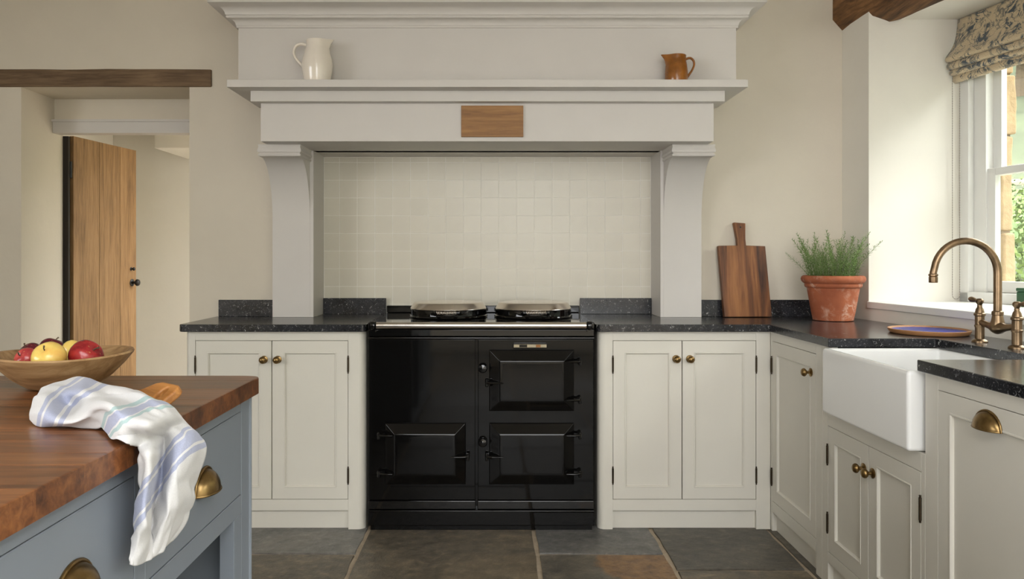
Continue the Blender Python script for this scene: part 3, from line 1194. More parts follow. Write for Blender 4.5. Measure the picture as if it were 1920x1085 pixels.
tube(bm, path, [0.0125] * 7 + [0.0125 - 0.0015 * k / 19 for k in range(1, 20)] + [0.011, 0.011], 18)
ex = -2 * rr_ - 0.003
lathe(bm, [(0.0125, -0.021), (0.0135, -0.019), (0.0135, -0.002), (0.0120, 0.0), (0.0145, 0.002), (0.0145, 0.007), (0.011, 0.009)], 20, (ex, 0, 0.226))
obj('spout', bm, m_bronze, tp)

# ------------------------------------------------------------------ range cooker
ag = thing('range_cooker', 'black enamel cast iron range cooker with two chrome domed lids', 'cooker', (-0.545, 3.37, 0))
AW = 0.985
bm = bmesh.new()
box(bm, 0.004, AW - 0.004, 0.02, 0.61, 0.02, 0.872)
obj('body', bm, m_aga, ag)
bm = bmesh.new()
box(bm, 0.003, 0.466, 0.0, 0.02, 0.131, 0.830)
bev(bm, 0.003, 2)
obj('front_panel', bm, m_aga, ag)
bm = bmesh.new()
box(bm, 0.478, AW - 0.003, 0.0, 0.02, 0.131, 0.830)
bev(bm, 0.003, 2)
obj('front_panel', bm, m_aga, ag)
for a, b, c, d in ((0.002, 0.468, 0.092, 0.129), (0.476, AW - 0.002, 0.092, 0.129)):
    bm = bmesh.new()
    box(bm, a, b, -0.006, 0.02, c, d)
    bev(bm, 0.004, 2)
    obj('base_rail', bm, m_aga_gloss, ag)
bm = bmesh.new()
box(bm, 0.0, AW, -0.012, 0.05, 0.022, 0.090)
bev(bm, 0.005, 3)
box(bm, 0.01, AW - 0.01, 0.005, 0.55, 0.0, 0.022)
obj('plinth', bm, m_aga, ag)
bm = bmesh.new()
box(bm, 0.001, AW - 0.001, -0.004, 0.06, 0.842, 0.874)
box(bm, 0.0, AW, -0.012, 0.04, 0.831, 0.841)
bev(bm, 0.004, 3)
obj('fascia', bm, m_aga_gloss, ag)
bm = bmesh.new()
box(bm, 0.0, AW, -0.014, 0.612, 0.875, 0.905)
bev(bm, 0.006, 3)
obj('top_plate', bm, m_aga_gloss, ag)
bm = bmesh.new()
box(bm, 0.0, AW, 0.585, 0.618, 0.9055, 0.941)
bev(bm, 0.004, 2)
obj('back_rail', bm, m_aga, ag)
# towel rail
bm = bmesh.new()
rm = Matrix.Translation((0.045, -0.055, 0.8945)) @ Matrix.Rotation(PI / 2, 4, 'Y')
lathe(bm, [(0.0145, 0), (0.0145, 0.897)], 28, mat4=rm)
rl = obj('hand_rail', bm, m_chrome, ag)
for xx, sg in ((0.045, -1), (0.942, 1)):
    bm = bmesh.new()
    rm = Matrix.Translation((xx + (0.004 if sg > 0 else -0.026), -0.055, 0.8945)) @ Matrix.Rotation(PI / 2, 4, 'Y')
    lathe(bm, [(0.012, 0), (0.019, 0.003), (0.020, 0.011), (0.019, 0.019), (0.014, 0.022)], 24, mat4=rm)
    box(bm, xx + (0.006 if sg > 0 else -0.024), xx + (0.024 if sg > 0 else -0.006), -0.05, 0.0, 0.866, 0.902)
    obj('rail_bracket', bm, m_aga_gloss, rl)
# oven doors
OR = [(0, -0.004), (0.002, -0.010), (0.006, -0.012), (0.010, -0.0135), (0.040, -0.030), (0.047, -0.0325), (0.06, -0.034)]


def bracket(bm, x, z, dirx, ln=0.055, y=-0.036):
    """tapered finger of a hinge or latch with a lug."""
    pts = [(x, y + 0.008, z), (x + dirx * ln * 0.3, y - 0.002, z), (x + dirx * ln, y - 0.001, z - 0.001)]
    tube(bm, pts, [0.009, 0.0075, 0.003], 12, (1, 0.75))
    lathe(bm, [(0.0, -0.02), (0.006, -0.018), (0.008, -0.010), (0.0065, -0.006), (0.008, 0.0), (0.008, 0.008), (0.004, 0.012), (0, 0.012)], 14, (x - dirx * 0.002, y + 0.010, z))
    box(bm, x - 0.006, x + 0.006, y + 0.008, -0.001, z - 0.006, z + 0.006)
    return bm


def oven_door(x0, x1, z0, z1, hs):
    bm = bmesh.new()
    ringpanel(bm, x0, x1, z0, z1, OR, -0.0005)
    bev(bm, 0.003, 2, 12)
    d = obj('oven_door', bm, m_aga, ag, ang=50)
    xh = x1 + 0.022 if hs > 0 else x0 - 0.022
    for q in (0.82, 0.2):
        bm = bmesh.new()
        bracket(bm, xh, z0 + (z1 - z0) * q, -hs, 0.058)
        obj('hinge', bm, m_aga_gloss, d)
    bm = bmesh.new()
    xl = x0 - 0.008 if hs > 0 else x1 + 0.008
    bracket(bm, xl, z0 + (z1 - z0) * 0.475, hs, 0.07)
    obj('handle', bm, m_aga_gloss, d)
    return d


oven_door(0.527, 0.896, 0.519, 0.785, 1)
oven_door(0.527, 0.896, 0.2006, 0.4675, 1)
oven_door(0.074, 0.425, 0.2006, 0.4675, -1)
for zz in (0.706, 0.386):
    bm = bmesh.new()
    lathe(bm, [(0.016, 0), (0.016, 0.004), (0.008, 0.006), (0.008, 0.012), (0.018, 0.016), (0.020, 0.022), (0.016, 0.03), (0.006, 0.033), (0, 0.033)], 22,
          mat4=Matrix.Translation((0.499, 0.0, zz)) @ rx)
    obj('vent_knob', bm, m_aga_gloss, ag)
bm = bmesh.new()
zc, xa, xb = 0.802, 0.630, 0.780
pts = arc(xa + 0.011, zc, 0.0135, 90, 270) + arc(xb - 0.011, zc, 0.0135, -90, 90)
prism(bm, pts, -0.008, 0.001, lambda a, b, c: (a, c, b))
bev(bm, 0.002, 2)
th = obj('thermometer', bm, m_aga, ag)
bm = bmesh.new()
box(bm, xa + 0.004, xb - 0.004, -0.0095, -0.0075, zc - 0.0065, zc + 0.0065)
obj('scale_plate', bm, m_scale, th)
bm = bmesh.new()
box(bm, xa + 0.028, xa + 0.062, -0.0102, -0.0094, zc - 0.0055, zc + 0.0055)
obj('dark_zone', bm, m_aga, th)
bm = bmesh.new()
box(bm, xa + 0.1, xa + 0.12, -0.0102, -0.0094, zc - 0.0055, zc + 0.0055)
obj('amber_zone', bm, m_amber, th)
# lids
for lx in (-0.2135 + 0.545, 0.19 + 0.545):
    ly = 0.32
    bm = bmesh.new()
    lathe(bm, [(0.184, 0.0), (0.186, 0.004), (0.184, 0.009), (0.1795, 0.011), (0.1795, 0.036), (0.176, 0.040), (0.17, 0.040)], 64, (lx, ly, 0.9055))
    ld = obj('lid', bm, m_aga_gloss, ag, ang=30)
    bm = bmesh.new()
    lathe(bm, [(0.176, 0.0385), (0.1805, 0.040), (0.1795, 0.044), (0.166, 0.065), (0.162, 0.0685), (0.154, 0.0705), (0.10, 0.0745), (0.05, 0.0765), (0, 0.077)], 64, (lx, ly, 0.9055))
    obj('chrome_dome', bm, m_chrome, ld, ang=40)
    bm = bmesh.new()
    hel = []
    turns, per = 13, 12
    for k in range(turns * per + 1):
        a = 2 * PI * k / per
        hel.append((lx - 0.043 + 0.092 * k / (turns * per), ly - 0.207 + 0.0085 * math.cos(a), 0.9365 + 0.0085 * math.sin(a)))
    tube(bm, hel, 0.0017, 6)
    obj('coil_handle', bm, m_chrome, ld, ang=80)
    for s in (-1, 1):
        bm = bmesh.new()
        xx = lx + 0.003 + s * 0.056
        tube(bm, [(xx, ly - 0.168, 0.930), (xx, ly - 0.190, 0.936), (xx - s * 0.004, ly - 0.207, 0.9365), (xx - s * 0.012, ly - 0.207, 0.9365)],
             [0.011, 0.009, 0.0085, 0.006], 12)
        obj('handle_bracket', bm, m_aga_gloss, ld)
    for s in (-1, 1):
        bm = bmesh.new()
        box(bm, lx + s * 0.05 - 0.012, lx + s * 0.05 + 0.012, ly + 0.165, ly + 0.262, 0.9056, 0.935)
        bev(bm, 0.004, 2)
        obj('lid_hinge', bm, m_aga, ld)

# ------------------------------------------------------------------ island
XB = -0.535
IY1 = 1.70
IY0 = 0.12
isl = thing('kitchen_island', 'blue grey painted island with brass cup pulls under the wooden top', 'island', (XB, IY0, 0), PI / 2)
LI = IY1 - IY0
yl = lambda y: y - IY0
ZI = 0.8835
WD = 0.92                                # depth of the island body
bm = bmesh.new()
box(bm, 0.0, yl(1.175), 0.03, WD, 0.08, ZI)
box(bm, yl(1.175), LI, 0.03, WD, 0.65, ZI)
box(bm, yl(1.175), LI, 0.55, WD, 0.08, 0.65)
box(bm, yl(1.66), LI, 0.03, 0.55, 0.0, 0.65)
box(bm, yl(1.175), LI, 0.03, 0.55, 0.08, 0.12)
obj('carcass', bm, m_blue, isl)
frame_part(isl, [(yl(1.645), LI, 0.0, ZI), (0.0, yl(1.645), 0.857, ZI), (yl(1.155), yl(1.188), 0.0, 0.857), (yl(1.188), yl(1.645), 0.640, 0.680),
                 (yl(0.79), yl(0.82), 0.0, 0.857), (0, 0.05, 0, 0.857), (yl(1.598), yl(1.645), 0.0, 0.640), (yl(1.188), yl(1.598), 0.06, 0.12),
                 (yl(0.82), yl(1.155), 0.06, 0.12), (yl(0.82), yl(1.155), 0.640, 0.680), (0.05, yl(0.79), 0.06, 0.12), (0.05, yl(0.79), 0.640, 0.680)], m_blue, y1=0.03)
PLAIN = [(0, 0.0015), (0.0015, 0.0)]
for a, b, pull in ((1.188, 1.645, 1.43), (0.82, 1.155, 0.985), (0.17, 0.79, 0.48)):
    d = door_part(isl, yl(a), yl(b), 0.680, 0.857, name='drawer', mat=m_blue, rings=PLAIN)
    cup_pull(d, yl(pull), 0.752, 0.044, 0.040, 0.028)
for a, b in ((0.82, 1.155), (0.17, 0.79)):
    door_part(isl, yl(a), yl(b), 0.12, 0.640, name='door', mat=m_blue)
bm = bmesh.new()
tube(bm, [(LI - 0.0005, 0.0005, 0.0), (LI - 0.0005, 0.0005, ZI)], 0.005, 10)
obj('corner_bead', bm, m_blue, isl)

top = thing('island_worktop', 'oiled brown wooden butcher block top on the blue grey island', 'worktop', (-0.5165, IY0 - 0.03, ZI))
rr = random.Random(11)
yy = 0.0
YE = 1.724 - (IY0 - 0.03)
k = 0
ZT_ = 0.92 - ZI
while yy < YE - 1e-4:
    w = rr.uniform(0.055, 0.115)
    if YE - (yy + w) < 0.06:
        w = YE - yy
    bm = bmesh.new()
    if yy + w >= YE - 1e-4:
        r = 0.022
        pts = [(-1.02, 0.0), (0.0, 0.0)] + arc(-r, w - r, r, 0, 90) + [(-1.02, w)]
    else:
        pts = [(-1.02, 0.0), (0.0, 0.0), (0.0, w), (-1.02, w)]
    prism(bm, pts, 0.0005, ZT_)
    lg = [e for e in bm.edges if all(v.co.z > 0.01 for v in e.verts) and abs(e.verts[0].co.x - e.verts[1].co.x) > 0.5]
    bmesh.ops.bevel(bm, geom=lg, offset=0.0009, segments=1, profile=0.5, affect='EDGES')
    es = [e for e in bm.edges if e.calc_face_angle(0) > 0.4 and all(v.co.z > 0.001 for v in e.verts)
          and (all(v.co.x > -0.03 for v in e.verts) and abs(e.verts[0].co.z - e.verts[1].co.z) < 1e-5)]
    bmesh.ops.bevel(bm, geom=es, offset=0.004, segments=3, profile=0.5, affect='EDGES')
    o = obj('stave', bm, m_block, top)
    o.location = (0, yy, 0)
    yy += w
    k += 1

# ------------------------------------------------------------------ bowl of apples
bx, by = -0.874, 1.573
bw = thing('wooden_bowl', 'rustic turned wooden bowl of apples on the island', 'bowl', (bx, by, 0.9203))
bm = bmesh.new()
lathe(bm, [(0.0, 0.0), (0.052, 0.0), (0.066, 0.004), (0.092, 0.022), (0.116, 0.046), (0.129, 0.062), (0.1325, 0.067), (0.130, 0.0705), (0.124, 0.068),
           (0.110, 0.052), (0.085, 0.030), (0.055, 0.016), (0.0, 0.013)], 48)
for v in bm.verts:
    v.co.z += 0.0022 * math.sin(2 * math.atan2(v.co.y, v.co.x) + 0.6) * (v.co.z / 0.07)
obj('bowl', bm, m_bowl, bw)
m_ared = m_make_apple('apple_red', srgb(112, 16, 26), srgb(168, 44, 44))
m_adark = m_make_apple('apple_dark', srgb(52, 12, 24), srgb(92, 24, 36))
m_ayel = m_make_apple('apple_yellow', srgb(226, 196, 104), srgb(222, 150, 74), 0.5, 0.8)
m_apink = m_make_apple('apple_pink', srgb(150, 42, 50), srgb(186, 78, 70))


def apple(px, py, Y, r, mat, label, tilt, rotz=0.0):
    Xw, Zw = (px - XV) * Y / F, H - (py - YV) * Y / F
    t_ = thing('apple', label, 'apple', (Xw, Y, Zw), 0, 'apples in the wooden bowl')
    t_.rotation_euler = (tilt[0], tilt[1], rotz)
    pr = []
    for q in range(25):
        a = -PI / 2 + PI * q / 24
        rad = math.cos(a) * (1 + 0.07 * math.sin(a))
        z = 0.90 * math.sin(a)
        if a > 1.0:
            z -= 0.30 * ((a - 1.0) / 0.57) ** 2 * 0.8
        if a < -1.15:
            z += 0.14 * ((-1.15 - a) / 0.42) ** 2
        pr.append((max(0.0, rad) * r, z * r))
    pr[0] = (0, pr[0][1])
    pr[-1] = (0, pr[-1][1])
    bm = lathe(bmesh.new(), pr, 28)
    for v in bm.verts:
        a = math.atan2(v.co.y, v.co.x)
        v.co.x *= 1 + 0.015 * math.sin(5 * a)
        v.co.y *= 1 + 0.015 * math.sin(5 * a)
    obj('fruit', bm, mat, t_)
    bm = tube(bmesh.new(), [(0, 0, r * 0.58), (0.001, 0, r * 0.85), (0.004, 0.001, r * 1.06)], [0.0013, 0.0012, 0.0018], 6)
    obj('stem', bm, m_bark, t_)


apple(57, 662, 1.585, 0.0225, m_adark, 'dark red apple at the rim of the bowl behind a pink red one', (0.4, -0.5))
apple(50, 673, 1.52, 0.0225, m_apink, 'pink red apple beside the front yellow apple in the bowl', (0.9, -0.6))
apple(97, 653, 1.635, 0.0245, m_adark, 'nearly black plum coloured apple at the back of the bowl', (-0.2, 0.3))
apple(92, 670, 1.50, 0.0310, m_ayel, 'yellow apple with its stem hollow showing, between the red apples', (0.75, -0.05))
apple(140, 659, 1.62, 0.0265, m_ayel, 'golden yellow apple behind the large glossy red apple', (-0.3, 0.4))
apple(161, 668, 1.545, 0.0335, m_ared, 'large glossy crimson apple in front of a golden one', (0.2, 0.9))

# ------------------------------------------------------------------ small paddle board under the towel
pdl = thing('paddle_board', 'small honey coloured wooden board handle sticking out under the tea towel', 'cutting board', (-0.640, 1.378, 0.9405))
pdl.rotation_euler = (Matrix.Rotation(math.radians(-40), 4, 'Z') @ Matrix.Rotation(math.radians(34), 4, 'X')).to_euler()
bm = bmesh.new()
out = [(-0.075, -0.034), (-0.02, -0.034), (0.02, -0.033), (0.06, -0.030), (0.115, -0.028)] + arc(0.125, -0.012, 0.016, -80, 0, 5) + arc(0.125, 0.012, 0.016, 0, 80, 5) + \
      [(0.115, 0.028), (0.078, 0.028), (0.062, 0.022), (0.048, 0.008), (0.030, -0.006), (-0.02, -0.012), (-0.075, -0.012)]
hole = [(0.110 + 0.0095 * math.cos(2 * PI * k / 20), 0.004 + 0.0135 * math.sin(2 * PI * k / 20)) for k in range(20)]
zt, zb = 0.015, 0.0
# outline and hole bridged as two halves
up = lambda p, z: bm.verts.new((p[0], p[1], z))
ot, ob = [up(p, zt) for p in out], [up(p, zb) for p in out]
ht, hb = [up(p, zt) for p in hole], [up(p, zb) for p in hole]
for lst in ((ot, ob), (ht, hb)):
    n = len(lst[0])
    for k in range(n):
        bm.faces.new((lst[0][k], lst[0][(k + 1) % n], lst[1][(k + 1) % n], lst[1][k]))
for o_, h_ in ((ot, ht), (ob, hb)):
    n = len(o_)
    es = [bm.edges.get((o_[k], o_[(k + 1) % n])) for k in range(n)] + [bm.edges.get((h_[k], h_[(k + 1) % 20])) for k in range(20)]
    bmesh.ops.triangle_fill(bm, use_beauty=True, edges=es)
bev(bm, 0.004, 3, 40)
obj('board', bm, m_paddle, pdl)

# ------------------------------------------------------------------ tea towel, one draped sheet


def tt(px, py, h):                      # on the island top, h above the wood
    z = 0.92 + h
    Y = (H - z) * F / (py - YV)
    return Vector(((px - XV) * Y / F, Y, z))


def th_(px, py, X):                     # hanging, at plane X
    Y = -X * F / (XV - px) * 1.0 if False else (X * F / (px - XV))
    return Vector((X, Y, H - (py - YV) * Y / F))


rowsC = [
    [tt(57, 791, .003), tt(57, 775, .016), tt(64, 752, .026), tt(78, 733, .030), tt(100, 722, .026), tt(112, 740, .008)],
    [tt(80, 798, .003), tt(82, 778, .022), tt(92, 752, .032), tt(115, 728, .034), tt(140, 710, .038), tt(158, 737, .008)],
    [tt(125, 800, .003), tt(125, 784, .020), tt(136, 764, .014), tt(158, 738, .040), tt(182, 717, .042), tt(194, 744, .006)],
    [tt(178, 802, .003), tt(178, 780, .026), tt(188, 762, .044), tt(206, 748, .030), tt(230, 733, .044), tt(248, 739, .026)],
    [tt(198, 810, .003), tt(205, 786, .030), tt(222, 766, .048), tt(248, 759, .034), tt(272, 747, .044), tt(290, 752, .026)],
    [tt(212, 827, .003), tt(226, 806, .022), tt(248, 786, .036), tt(272, 777, .034), tt(300, 764, .040), tt(318, 768, .026)],
    [tt(236, 831, .006), tt(258, 817, .010), tt(280, 799, .028), tt(303, 790, .026), tt(324, 782, .024), tt(336, 783, .012)],
    [th_(254, 838, -.508), th_(276, 828, -.497), th_(296, 815, -.508), th_(318, 803, -.492), th_(342, 797, -.486), th_(357, 807, -.482)],
    [th_(257, 856, -.500), th_(282, 848, -.480), th_(302, 843, -.508), th_(328, 830, -.478), th_(358, 822, -.462), th_(384, 834, -.460)],
    [th_(257, 892, -.502), th_(280, 884, -.480), th_(298, 882, -.512), th_(324, 868, -.476), th_(352, 862, -.462), th_(378, 868, -.466)],
    [th_(254, 936, -.506), th_(274, 930, -.484), th_(292, 926, -.513), th_(318, 912, -.476), th_(344, 904, -.470), th_(362, 908, -.480)],
    [th_(250, 982, -.508), th_(266, 978, -.488), th_(283, 974, -.513), th_(310, 958, -.480), th_(336, 945, -.474), th_(364, 936, -.476)],
    [th_(245, 1020, -.508), th_(260, 1018, -.496), th_(278, 1012, -.508), th_(302, 998, -.488), th_(325, 980, -.484), th_(348, 966, -.490)],
    [th_(239, 1058, -.508), th_(252, 1060, -.503), th_(268, 1053, -.506), th_(287, 1044, -.500), th_(304, 1030, -.496), th_(324, 1008, -.500)],
]


def cr(p, t):
    n = len(p) - 1
    f = min(max(t * n, 0), n - 1e-6)
    i = int(f)
    u = f - i
    a, b, c, d = p[max(i - 1, 0)], p[i], p[i + 1], p[min(i + 2, n)]
    return 0.5 * ((2 * b) + (c - a) * u + (2 * a - 5 * b + 4 * c - d) * u * u + (3 * b - a - 3 * c + d) * u ** 3)


NU, NV = 44, 110
bm = bmesh.new()
uvl = bm.loops.layers.uv.new('UVMap')
gv, guv = [], {}
for j in range(NV + 1):
    row = []
    for i in range(NU + 1):
        u, v_ = i / NU, j / NV
        p = cr([cr(r, u) for r in rowsC], v_)
        hang = min(1, max(0, (v_ - 0.5) / 0.08))
        wv = noise.noise(Vector((u * 5.0, v_ * 9.0, 2.2))) * 0.006 + noise.noise(Vector((u * 9 + v_ * 8, v_ * 14 - u * 6, 5.0))) * 0.0032
        cz_ = 1 - abs(noise.noise(Vector((u * 3.2 + v_ * 3.0, v_ * 5.0 - u * 2.0, 8.0)))) * 4
        wv += max(0, cz_) * 0.0045
        p = p + Vector((abs(wv) * hang, 0, wv * (1 - hang)))
        if p.x < -0.515:
            under = 0.9225
            # over the paddle board's footprint stay above it
            q = Matrix.Rotation(math.radians(40), 3, 'Z') @ (p - Vector((-0.640, 1.378, 0.92)))
            if -0.11 < q.x < 0.146 and abs(q.y) < 0.05:
                under = 0.92 + 0.039 + max(-0.03, min(0.03, q.y)) * 0.65
            p.z = max(p.z, under)
        else:
            p.x = max(p.x, -0.5125) if p.z < 0.921 else p.x
        vt = bm.verts.new(p)
        row.append(vt)
        guv[vt] = (u, v_ + 0.26 * (u - 0.55) * hang - 0.06 * (u - 0.5) * (1 - hang))
    gv.append(row)
for a, b in zip(gv, gv[1:]):
    for i in range(NU):
        f = bm.faces.new((a[i], a[i + 1], b[i + 1], b[i]))
        for lp in f.loops:
            lp[uvl].uv = guv[lp.vert]
bmesh.ops.smooth_vert(bm, verts=bm.verts, factor=0.4, use_axis_x=True, use_axis_y=True, use_axis_z=True)
tw = obj('tea_towel', bm, m_towel, ang=180)
md = tw.modifiers.new('thickness', 'SOLIDIFY')
md.thickness = 0.0016
md.offset = 1
tag(tw, 'white linen tea towel with blue stripes draped over the island edge', 'towel')

# ------------------------------------------------------------------ jugs on the mantel shelf


def jug(name, label, px, Y, mat, prof, rim_r, rim_z, spout_dir, handle, hr):
    t_ = thing(name, label, 'jug', ((px - XV) * Y / F, Y, 1.9583), 0)
    outer = prof
    inner = [(r - 0.005, z) for r, z in prof[::-1] if z > 0.012]
    bm = lathe(bmesh.new(), [(0, 0)] + outer + [(rim_r - 0.001, rim_z + 0.002), (rim_r - 0.004, rim_z + 0.001)] + inner + [(0, 0.012)], 40)
    for v in bm.verts:                  # pull a pouring lip out of the rim
        a = math.atan2(v.co.y, v.co.x * spout_dir)
        k = math.exp(-(a / 0.42) ** 2) * max(0, (v.co.z - (rim_z - 0.05)) / 0.05) ** 1.8
        v.co.x += spout_dir * 0.024 * k
        v.co.z += 0.004 * k
    obj('body', bm, mat, t_, ang=60)
    bm = tube(bmesh.new(), handle, hr, 14, (1.25, 0.8))
    obj('handle', bm, mat, t_, ang=80)
    return t_


jug('white_jug', 'glossy cream ceramic jug on the painted mantel shelf', 595, 3.428, m_jugw,
    [(0.056, 0.0), (0.059, 0.003), (0.0605, 0.02), (0.066, 0.05), (0.0685, 0.075), (0.066, 0.100), (0.058, 0.128), (0.051, 0.150), (0.0485, 0.168), (0.050, 0.184)],
    0.050, 0.184, 1,
    [cr([Vector((a, 0, b)) for a, b in ((-0.062, 0.072), (-0.078, 0.088), (-0.098, 0.112), (-0.104, 0.138), (-0.094, 0.162), (-0.072, 0.172), (-0.046, 0.166))], t / 16) for t in range(17)],
    [0.0072 + 0.002 * abs(t - 8) / 8 for t in range(17)])
jug('amber_jug', 'small amber brown glazed jug on the painted mantel shelf', 1268, 3.428, m_amber,
    [(0.047, 0.0), (0.049, 0.003), (0.050, 0.02), (0.0505, 0.04), (0.049, 0.06), (0.046, 0.08), (0.043, 0.095), (0.042, 0.104), (0.0435, 0.118)],
    0.0435, 0.118, -1,
    [cr([Vector((a, 0, b)) for a, b in ((0.046, 0.022), (0.056, 0.036), (0.070, 0.056), (0.079, 0.080), (0.075, 0.100), (0.060, 0.110), (0.040, 0.104))], t / 16) for t in range(17)],
    [0.0056 + 0.0015 * abs(t - 8) / 8 for t in range(17)])

# ------------------------------------------------------------------ cutting board leaning on the wall
cbd = thing('cutting_board', 'dark walnut cutting board with handle leaning on the wall beside the mantel', 'cutting board', (1.236, 3.752, ZW1 + 0.0035))
cbd.rotation_euler = (math.radians(-6.2), 0, math.radians(4))
bm = bmesh.new()
w = 0.1175
out = [(-w, 0.0), (w, 0.0), (w, 0.345), (0.022, 0.348), (0.0215, 0.38), (0.0285, 0.458), (-0.0285, 0.462), (-0.0195, 0.38), (-0.021, 0.348), (-w, 0.347)]
prism(bm, out, 0.0, 0.027, lambda a, b, c: (a - 0.05 * b, c, b))
bev(bm, 0.0025, 2)
bd = obj('board', bm, m_board, cbd)
bm = lathe(bmesh.new(), [(0.0042, 0.0), (0.0042, 0.0008), (0, 0.0008)], 14, mat4=Matrix.Translation((-0.021, 0.0, 0.438)) @ rx)
obj('hole_dark_disc', bm, m_iron, bd)  # black disc painted in place of the dark inside a hole

# ------------------------------------------------------------------ rosemary in a terracotta pot
pt = thing('potted_rosemary', 'bushy rosemary plant in a weathered terracotta pot on the corner worktop', 'potted plant', (1.568, 3.575, ZW1 + 0.0003))
bm = lathe(bmesh.new(), [(0.0, 0.0), (0.080, 0.0), (0.088, 0.003), (0.089, 0.012), (0.0945, 0.04), (0.0960, 0.047), (0.0955, 0.049), (0.0975, 0.056), (0.0975, 0.058),
                         (0.112, 0.142), (0.113, 0.150), (0.121, 0.154), (0.124, 0.162), (0.123, 0.170), (0.130, 0.174), (0.137, 0.183), (0.139, 0.192), (0.136, 0.202), (0.128, 0.207),
                         (0.120, 0.204), (0.116, 0.190), (0.110, 0.150), (0.0, 0.150)], 56)
obj('pot', bm, m_terr, pt, ang=45)
bm = lathe(bmesh.new(), [(0.115, 0.176), (0.09, 0.182), (0.04, 0.186), (0, 0.186)], 32)
obj('soil', bm, m_soil, pt)
sprig_src = []
for s in range(8):
    r_ = random.Random(40 + s)
    bm = bmesh.new()
    ln = r_.uniform(0.19, 0.25)
    bend = r_.choice((-1, 1)) * r_.uniform(0.02, 0.07)
    path = [Vector((bend * (k / 8) ** 2, 0.012 * math.sin(k / 8 * 3 + s), ln * k / 8)) for k in range(9)]
    tube(bm, path, [0.0016 - 0.0011 * k / 8 for k in range(9)], 5)
    nn = 78
    for q in range(nn):
        t_ = 0.06 + 0.94 * q / nn
        base = cr(path, t_)
        az = q * 2.4 + r_.uniform(-0.3, 0.3)
        L_ = r_.uniform(0.016, 0.030) * (1 - 0.55 * max(0, t_ - 0.75) / 0.25)
        el = r_.uniform(0.05, 0.75) + 0.45 * t_ * t_
        d = Vector((math.cos(az) * math.cos(el), math.sin(az) * math.cos(el), math.sin(el)))
        sd = d.cross(Vector((0, 0, 1))).normalized() * 0.0018
        tip = base + d * L_ + Vector((0, 0, -0.002))
        mid = base + d * L_ * 0.55
        nrm = d.cross(sd).normalized() * 0.0006
        a_, b_, c_, e_ = bm.verts.new(base), bm.verts.new(mid + sd), bm.verts.new(tip), bm.verts.new(mid - sd)
        f_ = bm.verts.new(mid + nrm)
        for tri in ((a_, b_, f_), (b_, c_, f_), (c_, e_, f_), (e_, a_, f_), (a_, e_, c_, b_)):
            bm.faces.new(tri)
    o = obj('sprig', bm, m_needle, pt, smooth=False)
    sprig_src.append(o)
r_ = random.Random(3)
for k in range(96):
    a = k * 2.39996
    rad = 0.098 * math.sqrt((k + 0.5) / 96)
    lean = 0.06 + 0.50 * (rad / 0.098) ** 1.6 + r_.uniform(-0.12, 0.12)
    sca = r_.uniform(0.45, 1.1) * (1.0 if k > 50 else 0.86)
    if math.sin(a) > 0.4:
        lean *= 0.6
    if math.cos(a) > 0.3:
        lean *= 0.5
    src = sprig_src[k % 8]
    o = src if k < 8 else share('sprig', src, pt)
    o.location = (rad * math.cos(a), rad * math.sin(a), 0.180)
    q = Vector((-math.sin(a), math.cos(a), 0))
    o.rotation_euler = (Matrix.Rotation(lean, 4, q) @ Matrix.Rotation(r_.uniform(0, 6.28), 4, 'Z')).to_euler()
    o.scale = (sca, sca, sca)

# ------------------------------------------------------------------ plate, green tin
plt = thing('stoneware_plate', 'tan stoneware plate with a cobalt blue glazed centre on the worktop', 'plate', (1.655, 2.945, ZW1 + 0.0003))
bm = lathe(bmesh.new(), [(0.0, 0.0), (0.122, 0.0), (0.130, 0.003), (0.1355, 0.013), (0.1365, 0.0175), (0.134, 0.0185), (0.130, 0.0175), (0.122, 0.0125), (0.10, 0.0105), (0.0, 0.010)], 56, sy=1.12)
obj('plate', bm, m_tanclay, plt, ang=60)
bm = lathe(bmesh.new(), [(0.121, 0.0137), (0.112, 0.0125), (0.10, 0.0118), (0.0, 0.0114), (0, 0.0105), (0.10, 0.0109), (0.112, 0.0115)], 56, sy=1.12)
gz = obj('glaze', bm, m_blueglaze, plt, ang=60)

gt = thing('green_tin', 'small dark green tin standing on the window sill', 'tin', (2.20, 3.185, 0.9833), math.radians(8))
bm = bmesh.new()
box(bm, -0.03, 0.03, -0.03, 0.03, 0.0, 0.062)
bev(bm, 0.006, 3)
obj('body', bm, m_green, gt)
bm = bmesh.new()
box(bm, -0.0312, 0.0312, -0.0312, 0.0312, 0.0622, 0.077)
bev(bm, 0.005, 3)
obj('lid', bm, m_green, gt)

